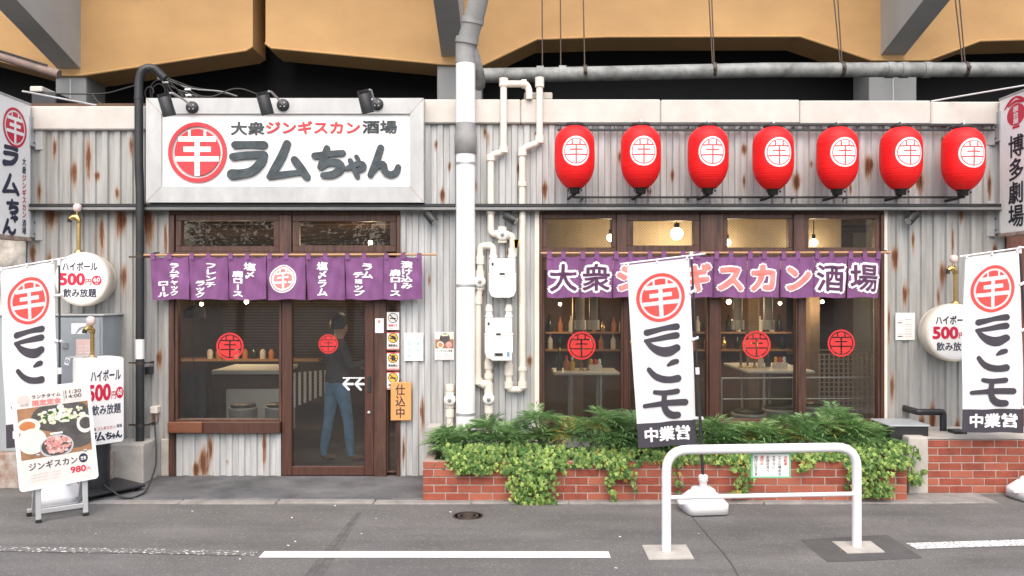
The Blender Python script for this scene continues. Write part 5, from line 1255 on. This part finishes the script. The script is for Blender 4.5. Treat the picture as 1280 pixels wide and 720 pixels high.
b = MB(); b.tube([(X(70, .3), .3, Z(117, .3)), (X(130, .5), .5, Z(118, .5)), (X(171, -.1), -.1, Z(106, -.1))], .008, 'wire', 6, fil=.3); b.tube([(X(116, .3), .3, Z(118, .3)), (X(122, .2), .2, Z(128, .2)), (X(131, .15), .15, Z(131, .15))], .008, 'wire', 6, fil=.1); tag(b.build('cable'), 'thin black cable strung above the left parapet', 'cable')
b = MB(); b.tube([(-8, 1.3, Z(64, 1.3)), (X(0, 1.3), 1.3, Z(70, 1.3)), (X(74, 1.3), 1.3, Z(93, 1.3))], .055, 'dirty_pipe', 14); b.tube([(X(0, 1.3), 1.25, Z(64, 1.3)), (X(62, 1.3), 1.25, Z(83, 1.3))], .012, 'wire', 6); tag(b.build('slanting_pipe'), 'pinkish pipe slanting under the girder at the upper left', 'pipe')
t = thing('roof_unit', 'dark box unit with a pale top on the left roof edge', 'roof unit', (X(70, .5), .6, 3.9))
b = MB(); b.box(X(39, .4), X(82, .6), .4, .9, 3.7, Z(115, .4), 'black_plastic', .01)
b.build('body', t)
b = MB(); b.box(X(38, .4), X(54, .4), .38, .92, Z(115, .4), Z(108, .4), 'parapet', .01); b.build('cover', t)

# menu board on an aluminium stand, local frame: x along the board, -y towards the viewer
pL = Vector((X(48, YG(655)), YG(655), 0)); pR = Vector((X(109, YG(645)), YG(645), 0)); yaw = math.atan2(pR.y - pL.y, pR.x - pL.x) * .92
mb_ = thing('menu_stand', 'white framed lunch menu board on a grey folding stand', 'sign', (pL + pR) / 2, yaw, None)
Wd, z0, z1 = .62, .305, 1.185; lean = R(7)
Lm = Matrix.Rotation(-lean, 4, 'X') @ Matrix.Translation((0, 0, 0)) @ Matrix.Rotation(R(-3.6), 4, 'Y')
def bm_(a, c, h): return Lm @ Vector((a - Wd / 2, -h - .02, z1 - c))
Hb = z1 - z0
b = MB()
def rrect(x0, x1, y0, y1, r_, n=5):
    o = []
    for cx, cy, a0 in ((x1 - r_, y0 + r_, -90), (x1 - r_, y1 - r_, 0), (x0 + r_, y1 - r_, 90), (x0 + r_, y0 + r_, 180)):
        for j in range(n + 1): a = R(a0 + 90 * j / n); o.append((cx + r_ * math.cos(a), cy + r_ * math.sin(a)))
    return o
b.prism(rrect(0, Wd, 0, Hb, .03), bm_, .03, 'white_paint'); b.build('frame', mb_, local=True, recalc=True)
b = MB(); m = .032; iw = Wd - 2 * m; ih = Hb - 2 * m
b.prism(rrect(m, Wd - m, m, Hb - m, .006, 2), lambda a, c, h: bm_(a, c, h + .0015), 0, 'poster_bg')
pf = lambda a, c, h: bm_(m + a * iw, m + c * ih, h)
b.rect(0, 1, .175, .715, pf, .003, 'food_table')
def dish(ca, cb, ra, rb, k, h, n=28):
    b.prism([(ca + ra * math.cos(2 * math.pi * j / n), cb + rb * math.sin(2 * math.pi * j / n)) for j in range(n)], lambda a, c, hh: pf(min(.999, max(0.001, a)), min(.714, max(.176, c)), hh + h), 0, k)
dish(.60, .30, .42, .17, 'food_iron', .0036); dish(.80, .50, .30, .17, 'food_iron', .0034)
qq = random.Random(9)
for i in range(110):
    a = .6 + .30 * qq.uniform(-1, 1) * qq.uniform(.5, 1.1); c = .29 + qq.uniform(-.06, .075); dish(a, c, qq.uniform(.015, .05), qq.uniform(.01, .024), qq.choice(['food_veg', 'food_veg', 'food_veg', 'food_white', 'food_white', 'leaf_ivy']), .0042 + i * .00004, 7)
dish(.60, .205, .05, .03, 'food_white', .008)
dish(.13, .37, .17, .085, 'food_white', .0042); dish(.12, .365, .11, .05, 'food_orange', .0048); dish(.17, .53, .20, .135, 'food_white', .0052)
dish(.50, .62, .24, .125, 'alu', .0056); dish(.50, .615, .215, .105, 'food_iron', .006)
for i in range(90): a = qq.uniform(0, 6.28); r_ = math.sqrt(qq.random()); dish(.5 + .19 * r_ * math.cos(a), .605 + .09 * r_ * math.sin(a), qq.uniform(.015, .04), qq.uniform(.01, .02), qq.choice(['food_meat', 'food_meat', 'food_meat', 'paper_pink']), .0064 + i * .00004, 7)
dish(.93, .42, .12, .10, 'food_white', .0046); dish(.94, .415, .09, .065, 'food_iron', .005)
b.rect(.42, .60, .47, .49, pf, .0058, 'paper')
b.build('poster', mb_, local=True)
b = MB()
b.text('ランチタイム', .215, .62, .045, .085, pf, .004, 'banner_ink', .02); b.text('限定定食', .215, .62, .10, .165, pf, .004, 'salmon', .04)
b.text('11:30', .69, .92, .035, .075, pf, .004, 'banner_ink', .01); b.text('14:00', .69, .92, .085, .125, pf, .004, 'banner_ink', .01); b.text('(L.O.13:30)', .72, .90, .14, .16, pf, .004, 'paper_grey', .0)
b.rect(.655, .675, .035, .15, pf, .004, 'paper_grey')
f4 = lambda a, c, h: pf(.10 + a * .085, .085 + c * .05, h); b.disc(0, 0, 1, f4, .004, 'paper_pink', rings=1, seg=20); b.text('お昼', .05, .17, .125, .15, pf, .004, 'paper_grey', .02)
b.text('ジンギスカン', .09, .775, .755, .835, pf, .004, 'navy_ink', .018); f5 = lambda a, c, h: pf(.86 + a * .065, .79 + c * .05, h); b.disc(0, 0, 1, f5, .004, 'navy_ink', rings=1, seg=24); b.text('定食', .82, .90, .77, .81, pf, .005, 'paper', .03)
b.text('980', .66, .885, .865, .935, pf, .004, 'crimson', .03); b.text('円', .895, .945, .895, .935, pf, .004, 'crimson', .0)
for i in range(3): b.text('ごはん味噌汁小鉢サラダ付き食べごたえのある定食です', .09, .53 if i < 2 else .50, .875 + i * .032, .893 + i * .032, pf, .004, 'paper_grey', .0)
b.build('lettering', mb_, local=True)
for sx_ in (-1, 1):
    b = MB(); xx = sx_ * .185; b.box(xx - .021, xx + .021, .022, .05, .022, .56, 'alu', .003, Matrix.Rotation(-R(5), 4, 'X')); b.box(xx - .024, xx + .024, .012, .052, .0, .03, 'black_plastic', .004); b.build('leg', mb_, local=True)
    b = MB(); b.box(xx - .015, xx + .015, -.012, .012, .05, .66, 'alu', .003, Matrix.Translation((0, .34, 0)) @ Matrix.Rotation(R(26), 4, 'X')); b.build('rear_leg', mb_, local=True)
b = MB(); b.box(-.164, .164, .025, .05, .075, .115, 'alu', .003); b.build('crossbar', mb_, local=True)
b = MB(); b.box(-.23, .23, .31, .345, .03, .065, 'alu', .003)
for sx_ in (-1, 1): b.box(sx_ * .215 - .02, sx_ * .215 + .02, .305, .35, 0, .035, 'black_plastic', .003)
b.build('rear_bar', mb_, local=True)

# lit tap sign on a wheeled base
ts = thing('tap_sign', 'white box sign with a brass tap on a black wheeled base', 'sign', (X(123, -.78), -.78, 0), R(54))
b = MB(); bw, bd = .37, .26
b.prism(rrect(-bw / 2, bw / 2, -1.36, -.52, .03), lambda a, c, h: (a, -bd / 2 - h, -c), bd, 'sign_white'); b.build('light_box', ts, local=True, recalc=True)
fs_ = lambda a, c, h: (a, -bd / 2 - h, c)
b = MB(); fq = lambda a, c, h: (a / 36. * .40, -bd / 2 - h, 1.36 - c / 100. * .84)
# same wording as the round signs, set tall and narrow
b.text('ハイボール', -13, 14, 14, 27, fq, .002, 'navy_ink', .03); b.text('500', -16, 5, 30, 50, fq, .002, 'crimson', .045); b.text('円', 5.5, 9.5, 40, 49, fq, .002, 'crimson', .02)
fd = lambda a, c, h: fq(13 + a * 3.4, 42 + c * 7, h); b.disc(0, 0, 1, fd, .002, 'crimson', rings=1, seg=20); b.text('60', 10.8, 15.2, 38, 45, fq, .003, 'sign_white', .02)
b.text('飲み放題', -12, 14, 54, 66, fq, .002, 'navy_ink', .022)
b.text('大衆', -14, -8, 80, 83.5, fq, .002, 'navy_ink', .01); b.text('ジンギスカン', -7, 9, 79.5, 83.5, fq, .002, 'crimson', .02); b.text('酒場', 10, 15, 79, 83, fq, .002, 'navy_ink', .01)
name_h(b, -14.5, 15, 85, 96, fq, .002, 'navy_ink'); b.build('lettering', ts, local=True)
b = MB(); b.lathe([(.105, .08), (.105, .53)], (0, 0, 0), 'black_plastic', 28); b.build('post', ts, local=True)
b = MB(); b.box(-.34, .34, -.27, .27, .055, .085, 'black_plastic', .01); b.build('base', ts, local=True)
for sx_ in (-1, 1):
    for sy in (-1, 1):
        b = MB(); b.tube([(sx_ * .29 - .018, sy * .22, .03), (sx_ * .29 + .018, sy * .22, .03)], .03, 'black_plastic', 14); b.build('wheel', ts, local=True)
b = MB(); tap(b, -.06, .0, 1.355, .40); b.build('tap', ts, local=True)
b = MB(); b.tube([(-.16 + .13 * math.cos(k * .45), .0 + .10 * math.sin(k * .45), 1.375) for k in range(15)], .006, 'galv', 6); b.tube([(-.16, 0, 1.36), (-.16, -.1, 1.375)], .006, 'galv', 6); b.build('drip_ring', ts, local=True)

# ================================================================== INSIDE
def pendant(px, py, Y, r, k, label, power, col=(1.0, .72, .44), drop=None):
    x, z = X(px, Y), Z(py, Y); t = thing('pendant_lamp', label, 'lamp', (x, Y, z), group='lit bulbs inside the restaurant')
    b = MB(); b.lathe([(0, -r)] + [(r * math.cos(a), r * math.sin(a)) for a in [R(-70 + 17.5 * i) for i in range(9)]] + [(0, r)], (x, Y, z), k, 20); b.build('bulb', t)
    b = MB(); b.tube([(x, Y, z + r * .8), (x, Y, z + r + .05)], r * .45, 'black_metal', 12); b.build('socket', t)
    b = MB(); b.tube([(x, Y, z + r + .04), (x, Y, 2.99)], .005, 'wire', 6); b.build('cord', t)
    ld = bpy.data.lights.new('bulb_light', 'POINT'); ld.energy = power * .42; ld.color = col; ld.shadow_soft_size = r * 1.2
    lo = bpy.data.objects.new('bulb_light', ld); COL.objects.link(lo); lo.location = (0, 0, -r * 1.6); lo.parent = t
pendant(763, 297, 1.0, .045, 'bulb', 'lit bulb behind the leftmost upper pane of the right window', 16)
pendant(846, 292, 1.1, .075, 'bulb', 'brightest lit bulb, behind the second upper pane of the right window', 30)
pendant(909, 303, 1.25, .045, 'bulb', 'lit bulb behind the third upper pane of the right window', 14)
pendant(1017, 303, 1.25, .048, 'bulb', 'lit bulb behind the rightmost upper pane', 18)
pendant(463, 303, 1.5, .028, 'bulb_small', 'small lit bulb behind the upper pane over the door', 40)
pendant(308, 377, 2.2, .030, 'bulb_small', 'small lit bulb just under the door curtain in the left window', 50)
pendant(252, 380, 2.6, .026, 'bulb_small', 'small lit bulb deep inside the left window', 40)
pendant(911, 377, 2.4, .034, 'bulb_small', 'small lit bulb hanging just right of the thick window post', 30)
pendant(975, 379, 3.0, .026, 'bulb_small', 'small lit bulb over the second round table', 25)
pendant(1028, 377, 2.6, .026, 'bulb_small', 'small lit bulb behind the rightmost lower pane', 25)
pendant(700, 380, 3.0, .024, 'bulb_small', 'small lit bulb behind the leftmost lower pane of the right window', 25)

def table(x0, x1, Y0, Y1, z, label):
    t = thing('standing_table', label, 'table', ((x0 + x1) / 2, (Y0 + Y1) / 2, .02))
    b = MB(); b.box(x0, x1, Y0, Y1, z - .035, z, 'table_white', .008); b.build('table_top', t)
    for xx in (x0 + .22, x1 - .22):
        b = MB(); b.tube([(xx, Y0 + .1, .02), (xx, Y0 + .1, z - .035)], .018, 'alu', 10); b.tube([(xx, Y1 - .1, .02), (xx, Y1 - .1, z - .035)], .018, 'alu', 10); b.build('leg', t)
    b = MB(); b.tube([(x0 + .22, Y0 + .1, .22), (x1 - .22, Y0 + .1, .22)], .014, 'alu', 8); b.build('foot_bar', t)
table(X(692, .95), X(775, .95), .95, 1.55, Z(465.5, .95), 'white topped standing table behind the leftmost lower pane of the right window')
table(X(935, .95), X(1019, .95), .95, 2.1, Z(463.5, .95), 'white topped standing table behind the rightmost mullion')
t = None
def tap_tower(px, Y, z, n, label):
    t = thing('brass_tap', label, 'beer tap', (X(px, Y), Y, z), group='brass taps on the standing tables')
    for i in range(n):
        b = MB(); x = X(px, Y) + i * .085; b.lathe([(.03, 0), (.03, .01), (.016, .02)], (x, Y, z), 'brass', 14); b.tube([(x, Y, z), (x, Y, z + .30), (x + .01, Y - .07, z + .33), (x + .01, Y - .11, z + .27)], .014, 'brass', 10, fil=.05); b.tube([(x, Y, z + .3), (x, Y + .0, z + .40)], [.012, .016], 'black_metal', 8); b.build('tube', t)
zt1, zt2 = Z(465.5, .95), Z(463.5, .95)
tap_tower(727, 1.2, zt1, 2, 'pair of brass taps on the left standing table'); tap_tower(926, 1.35, zt2, 3, 'row of three brass taps on the right standing table')
def bottle(x, Y, z, h, k, label, cap='brass'):
    t = thing('bottle', label, 'bottle', (x, Y, z), group='bottles on the standing tables'); b = MB(); b.lathe([(.034, 0), (.036, .01), (.036, h * .58), (.014, h * .78), (.013, h)], (x, Y, z), k, 16); b.build('glass_body', t)
    b = MB(); b.lathe([(.016, h - .02), (.016, h + .012), (0, h + .014)], (x, Y, z), cap, 12); b.build('cap', t)
bottle(X(699, 1.25), 1.25, zt1, .26, 'bottle', 'dark bottle at the left end of the left standing table'); bottle(X(708, 1.3), 1.3, zt1, .16, 'food_orange', 'short orange bottle in the middle of the left standing table', 'red'); bottle(X(715, 1.25), 1.25, zt1, .15, 'yellow', 'short yellow bottle beside the pair of brass taps', 'paper')
bottle(X(951, 1.4), 1.4, zt2, .17, 'food_white', 'short pale bottle on the right standing table', 'red'); bottle(X(960, 1.5), 1.5, zt2, .25, 'bottle', 'dark bottle on the right standing table')
def holder(x, Y, z, label):
    t = thing('condiment_holder', label, 'holder', (x, Y, z)); b = MB(); b.box(x - .08, x + .08, Y - .05, Y + .05, z, z + .07, 'food_white', .005); b.build('tray', t)
    for i in range(3): b = MB(); b.lathe([(.02, .07), (.022, .12), (.012, .14)], (x - .05 + i * .05, Y, z), ['yellow', 'red', 'paper'][i], 12); b.build('jar', t)
holder(X(744, 1.2), 1.2, zt1, 'small condiment tray at the right end of the left standing table'); holder(X(975, 1.3), 1.3, zt2, 'small condiment tray on the right standing table')
def drum(px, Y, label, r=.19, h=.62, first=[None]):
    t = thing('drum_stool', label, 'stool', (X(px, Y), Y, .02), group='galvanised drum stools'); x = X(px, Y)
    b = MB(); b.lathe([(r * .92, .02), (r * .95, .02 + h * .1), (r, .02 + h * .3), (r, .02 + h * .34), (r * .97, .02 + h * .36), (r, .02 + h * .38), (r, .02 + h * .7), (r * .97, .02 + h * .72), (r, .02 + h * .74), (r, h - .04), (r * 1.04, h - .03), (r * 1.04, h), (r * .9, h)], (x, Y, 0), 'galv', 28); b.build('drum', t)
    b = MB(); b.lathe([(0, h + .03), (r * .86, h + .03), (r * .92, h + .01), (r * .92, h - .01)][::-1], (x, Y, 0), 'black_plastic', 28); b.build('seat', t)
drum(936, .55, 'drum stool behind the pane right of the thick post'); drum(974, .9, 'drum stool beneath the right standing table'); drum(760, .75, 'drum stool beneath the left standing table'); drum(1010, 1.2, 'drum stool behind the thin right mullion')
drum(304, .75, 'left drum of the two behind the left window', .16, .66); drum(349, .8, 'right drum of the two behind the left window', .16, .66)
# back shelves with rows of bottles, warm wood posts
bs = thing('bottle_shelf', 'dark shelves of small bottles deep inside the right window', 'shelf', (X(800, 3.6), 3.7, .9))
for c in (415, 437):
    b = MB(); b.box(X(682, 3.6), X(990, 3.6), 3.6, 3.85, Z(c + 2, 3.6), Z(c, 3.6), 'bamboo'); b.build('board', bs)
b = MB(); b.box(X(682, 3.6), X(990, 3.6), 3.86, 3.9, .02, 2.6, 'in_wall'); b.build('back_panel', bs)
protos = []
for k, h in (('bottle', .26), ('food_orange', .22), ('food_white', .24), ('brass', .2)):
    b = MB(); b.lathe([(.036, 0), (.038, .01), (.038, h * .58), (.014, h * .78), (.014, h), (0, h)], (0, 0, 0), k, 12); o = b.build('bottle', local=True); tag(o, 'small bottle in the rows on the back shelves of the right window', 'bottle', 'bottles on the back shelves'); protos.append(o)
qb = random.Random(11); nb_ = 0
for c in (415, 437):
    px = 688
    while px < 984:
        o = protos[nb_] if nb_ < 4 else qb.choice(protos).copy()
        if nb_ >= 4: COL.objects.link(o)
        o.location = (X(px, 3.65), 3.70, Z(c, 3.6)); nb_ += 1; px += qb.uniform(9, 17)
wpst = []
for px in (936, 716, 1012):
    b = MB(); b.box(X(px, 2.9), X(px + 13, 2.9), 2.9, 3.05, .02, 2.99, 'in_slat', .005); b.build('interior_wall', shop)
# counter, shelf rail, screens
t = thing('counter', 'steel topped kitchen counter behind the left window', 'counter', (X(315, 1.6), 1.8, .02))
b = MB(); b.box(X(268, 1.5), X(352, 1.5), 1.4, 2.3, Z(467, 1.5), Z(462, 1.5), 'table_white', .006); b.build('worktop', t)
b = MB(); b.box(X(284, 1.5), X(350, 1.5), 1.45, 2.25, .02, Z(486, 1.5), 'table_white', .01); b.box(X(268, 1.5), X(350, 1.5), 1.5, 2.25, Z(486, 1.5), Z(467, 1.5), 'in_wall'); b.build('base', t)
t = thing('slatted_screen', 'row of pale upright slats seen through the door left of the person', 'screen', (X(383, 1.5), 1.5, .02))
b = MB()
for i in range(7): b.box(X(366 + i * 5.2, 1.5), X(369 + i * 5.2, 1.5), 1.5 - .0 + i * .06, 1.53 + i * .06, .55 + .02 * i, Z(466, 1.5), 'table_white', .004)
b.build('slats', t)
b = MB(); b.box(X(364, 1.5), X(403, 1.5), 1.56, 2.0, .02, Z(538, 1.5), 'in_wall'); b.build('base', t)
t = thing('wall_shelf', 'long dark shelf with small jars deep inside the left window', 'shelf', (X(290, 3.4), 3.4, 1.0))
b = MB(); b.box(X(225, 3.4), X(400, 3.4), 3.3, 3.6, Z(451, 3.4), Z(448.5, 3.4), 'bamboo'); b.build('board', t)
for i in range(9): b = MB(); b.lathe([(.04, 0), (.045, .1), (.025, .14)], (X(262 + i * 11, 3.4), 3.42, Z(448.5, 3.4)), ['food_white', 'food_orange', 'bottle'][i % 3], 12); b.build('jar', t)
t = thing('hanging_apron', 'dark apron and cap hanging inside the left window', 'apron', (X(240, 1.1), 1.1, .5))
b = MB(); b.sheet(lambda u, v: (X(226 + 32 * u - 3 * (1 - v) * (1 - 2 * u) * -1, 1.1), 1.1 + .03 * math.sin(u * 14) * (.3 + v), Z(462 + 74 * v, 1.1)), 16, 8, 'sweater'); b.build('cloth', t)
b = MB(); b.lathe([(.13, -.05), (.125, .03), (.09, .09), (0, .11)], (X(241, 1.1), 1.15, Z(392, 1.1)), 'sweater', 20); b.build('cap', t)
b = MB(); b.tube([(X(241, 1.1), 1.12, Z(462, 1.1)), (X(241, 1.1), 1.12, 2.98)], .008, 'wire', 6); b.build('cord', t)
b = MB(); b.tube([(X(690, 1.9), 1.9, Z(410, 1.9)), (X(690, 1.9), 1.9, 2.98)], .0, 'alu'); 
t = thing('duct_row', 'pale extractor ducts hanging over the standing tables', 'ducts', (X(900, 2), 2.0, 2.0))
for px, Y in ((725, 1.9), (742, 2.3), (922, 2.0), (960, 2.0)):
    b = MB(); b.tube([(X(px, Y), Y, Z(408, Y)), (X(px, Y), Y, 2.99)], .06, 'grey_pipe', 16); b.tube([(X(px, Y), Y, Z(412, Y)), (X(px, Y), Y, Z(400, Y))], .085, 'alu', 16); b.build('duct', t)
t = thing('lattice_screen', 'pale checked lattice screen behind the rightmost lower pane', 'screen', (X(1062, 1.8), 1.8, .02))
b = MB()
for i in range(13): b.box(X(1024, 1.8) + i * .062, X(1024, 1.8) + i * .062 + .018, 1.80, 1.82, .3, Z(442, 1.8), 'in_cream')
for i in range(16): b.box(X(1024, 1.8), X(1098, 1.8), 1.822, 1.836, .34 + i * .06, .355 + i * .06, 'in_cream')
b.build('lattice', t)
b = MB(); b.box(X(1020, 1.8), X(1100, 1.8), 1.84, 1.9, .02, .34, 'in_wall'); b.build('base', t)
t = thing('partition_rail', 'thin steel rail running across the inside of the right window', 'rail', (X(1000, .4), .4, .5))
b = MB(); b.tube([(X(900, .4), .4, Z(473, .4)), (X(1094, .4), .4, Z(471.5, .4))], .010, 'alu', 8); b.tube([(X(900, .4), .4, Z(499, .4)), (X(1094, .4), .4, Z(498, .4))], .008, 'alu', 8); b.build('bar', t)
b = MB(); b.tube([(X(1093, .4), .4, .02), (X(1093, .4), .4, Z(372, .4))], .014, 'alu', 8); b.build('post', t)
b = MB(); b.tube([(X(902, .4), .4, .02), (X(902, .4), .4, Z(473, .4))], .012, 'alu', 8); b.build('post', t)

# ================================================================== PERSON
def person(loc, rz):
    t_ = None
    me = bpy.data.meshes.new('person'); P = []; E = []; Rd = []
    def v(p, r, par=None):
        P.append(p); Rd.append(r if isinstance(r, tuple) else (r, r)); i = len(P) - 1
        if par is not None: E.append((par, i))
        return i
    pel = v((0, 0, .93), (.135, .115)); waist = v((.0, 0, 1.06), (.125, .105), pel); ch = v((.0, 0, 1.24), (.15, .115), waist); up = v((.005, 0, 1.36), (.12, .09), ch); nk = v((.02, 0, 1.445), .055, up)
    hd0 = v((.045, 0, 1.51), (.062, .068), nk); hd = v((.05, 0, 1.585), (.078, .09), hd0); top = v((.04, 0, 1.655), (.068, .072), hd)
    nose = v((.135, .0, 1.565), .010, hd)
    for sg in (1, -1):
        e = v((.04, sg * .085, 1.575), .012, hd)
    hands = []
    for sg, hip, kn, an, toe in ((1, (-.02, .085, .86), (-.06, .10, .48), (-.13, .10, .085), (.03, .115, .035)), (-1, (.03, -.085, .86), (.10, -.10, .48), (.13, -.10, .085), (.29, -.115, .035))):
        h = v(hip, .095, pel); k_ = v(kn, .062, h); m = v(tuple((a + b) / 2 for a, b in zip(kn, an)), .058, k_); a_ = v(an, .045, m); he = v((an[0] + .03, an[1], .045), .042, a_); v(toe, (.030, .042), he)
    for sg, sh, el, wr in ((1, (.0, .17, 1.355), (.03, .235, 1.10), (.26, .16, 1.09)), (-1, (.0, -.17, 1.355), (.07, -.235, 1.11), (.31, -.13, 1.16))):
        s = v(sh, .066, up); m = v(tuple((a + b) / 2 for a, b in zip(sh, el)), .052, s); e = v(el, .045, m); f = v(tuple((a + b) / 2 for a, b in zip(el, wr)), .042, e); w_ = v(wr, .027, f)
        pa = v((wr[0] + .05, wr[1] - sg * .01, wr[2] + .005), (.022, .036), w_)
        for q in range(4):
            o = (q - 1.5) * .021; b0 = v((wr[0] + .092, wr[1] - sg * .015 + o, wr[2] + .006 - .003 * abs(q - 1.5)), .0088, pa); b1 = v((wr[0] + .125 - .004 * abs(q - 1.3), wr[1] - sg * .02 + o * .95, wr[2] - .012), .0082, b0); v((wr[0] + .13 - .004 * abs(q - 1.3), wr[1] - sg * .022 + o * .9, wr[2] - .04), .0072, b1)
        tb = v((wr[0] + .045, wr[1] - sg * .045, wr[2] + .012), .0105, w_); v((wr[0] + .082, wr[1] - sg * .058, wr[2] - .002), .0085, tb)
    me.from_pydata(P, E, []); o = bpy.data.objects.new('person', me); COL.objects.link(o)
    md = o.modifiers.new('skin', 'SKIN'); sv = me.skin_vertices[0].data
    for i, r in enumerate(Rd): sv[i].radius = r; sv[i].use_root = (i == 0)
    o.modifiers.new('sub', 'SUBSURF').levels = 3
    bpy.context.view_layer.update(); dg = bpy.context.evaluated_depsgraph_get(); m2 = bpy.data.meshes.new_from_object(o.evaluated_get(dg))
    o.modifiers.clear(); o.data = m2; m2.name = 'person'; m2.materials.clear()
    for k in ('denim', 'sweater', 'skin', 'shoe'): m2.materials.append(M[k])
    for q_ in m2.vertices:
        if abs(q_.co.z - .93) < .011 and abs(q_.co.y) < .16 and q_.co.x < .2: q_.co.z = .93
    for p in m2.polygons:
        c = p.center; p.use_smooth = True
        hand = c.x > .27 and .95 < c.z < 1.25 and (c.x > .27 if c.y > 0 else c.x > .315)
        p.material_index = 2 if (c.z > 1.44 or hand) else 3 if c.z < .075 else 0 if c.z < .93 else 1
    o.location = loc; o.rotation_euler = (0, 0, rz)
    tag(o, 'person in a dark top and blue jeans standing behind the glass door', 'person')
    h = MB(); vs = []; fs = []
    n1, n2 = 10, 24
    for i in range(n1 + 1):
        th = math.pi * .62 * i / n1
        for j in range(n2):
            a = 2 * math.pi * j / n2; fw = max(0, math.cos(a)) ; tt = th * (1 - .42 * fw)
            wob = 1 + .03 * math.sin(a * 9 + i)
            vs.append((.034 + .112 * wob * math.sin(tt) * math.cos(a) , .102 * wob * math.sin(tt) * math.sin(a), 1.622 + .118 * wob * math.cos(tt) - .03 * (1 - fw) * i / n1))
    for i in range(n1): fs += [(i * n2 + j, i * n2 + (j + 1) % n2, (i + 1) * n2 + (j + 1) % n2, (i + 1) * n2 + j) for j in range(n2)]
    h.add(vs, fs, 'hair', True); h.build('hair', o, local=True)
    f = MB()
    for sg in (1, -1): f.lathe([(0, -.008), (.009, -.004), (.009, .004), (0, .008)], (.128, sg * .032, 1.588), 'ink', 10, 'X')
    f.tube([(.128, -.022, 1.527), (.134, 0, 1.525), (.128, .022, 1.527)], .006, 'red', 6); f.build('face_detail', o, local=True)
person((X(421, .75), .75, .02), R(34))

# ================================================================== ACROSS THE STREET (seen mirrored in the panes)
ap = thing('apartment_block', 'pale block across the street, mirrored in the upper panes', 'building', (3, -24, 0))
b = MB(); b.box(-5, 14, -30, -24, 0, 6.6, 'facade_far'); b.build('wall', ap)
b = MB()
for z in (2.9, 5.6): b.box(-5, 14, -24.3, -23.98, z, z + .5, 'facade_band')
b.build('ledge', ap)
for i in range(6):
    for z in (.7, 3.6):
        b = MB(); x = -4 + i * 3.0; b.box(x, x + 1.7, -24.03, -23.97, z, z + 1.6, 'glass_far'); b.box(x + .8, x + .88, -24.0, -23.95, z, z + 1.6, 'alu'); b.box(x - .06, x + 1.76, -24.0, -23.96, z - .08, z, 'alu'); b.build('window', ap)
def tree(x, y, h, r, seed, label):
    q = random.Random(seed); t = thing('street_tree', label, 'tree', (x, y, 0), group='trees across the street'); b = MB()
    b.tube([(x, y, 0), (x + .1, y, h * .3), (x, y + .1, h * .6), (x + .1, y, h * .85)], [.17, .13, .09, .03], 'bark', 10)
    for i in range(7): a = q.random() * 6.28; zz = h * q.uniform(.3, .6); b.tube([(x, y, zz), (x + r * .4 * math.cos(a), y + r * .4 * math.sin(a), zz + h * .15), (x + r * .75 * math.cos(a), y + r * .75 * math.sin(a), zz + h * .22)], [.06, .04, .015], 'bark', 6)
    b.build('trunk', t); b = MB()
    cl = [(q.uniform(-1, 1) * r * .65, q.uniform(-1, 1) * r * .65, h * q.uniform(.32, .92)) for i in range(22)]
    for i in range(2600):
        c = q.choice(cl); p = Vector((x + c[0] + q.gauss(0, r * .22), y + c[1] + q.gauss(0, r * .22), max(.6, c[2] + q.gauss(0, r * .2)))); d = Vector((q.gauss(0, 1), q.gauss(0, 1), q.gauss(0, 1))).normalized(); e = d.orthogonal().normalized(); s = q.uniform(.07, .15)
        b.add([p - d * s, p + e * s * .5, p + d * s, p - e * s * .5], [(0, 1, 2, 3)], 'far_leaf', False, q.random() ** 2)
    b.build('crown', t)
tree(-5.5, -19, 5.2, 2.0, 1, 'dark leafy tree across the street mirrored in the door glass'); tree(-9.5, -20, 5.5, 2.2, 2, 'dark leafy tree across the street mirrored in the left window'); tree(-1.8, -20, 4.9, 1.9, 3, 'dark leafy tree across the street mirrored left of the middle banner')
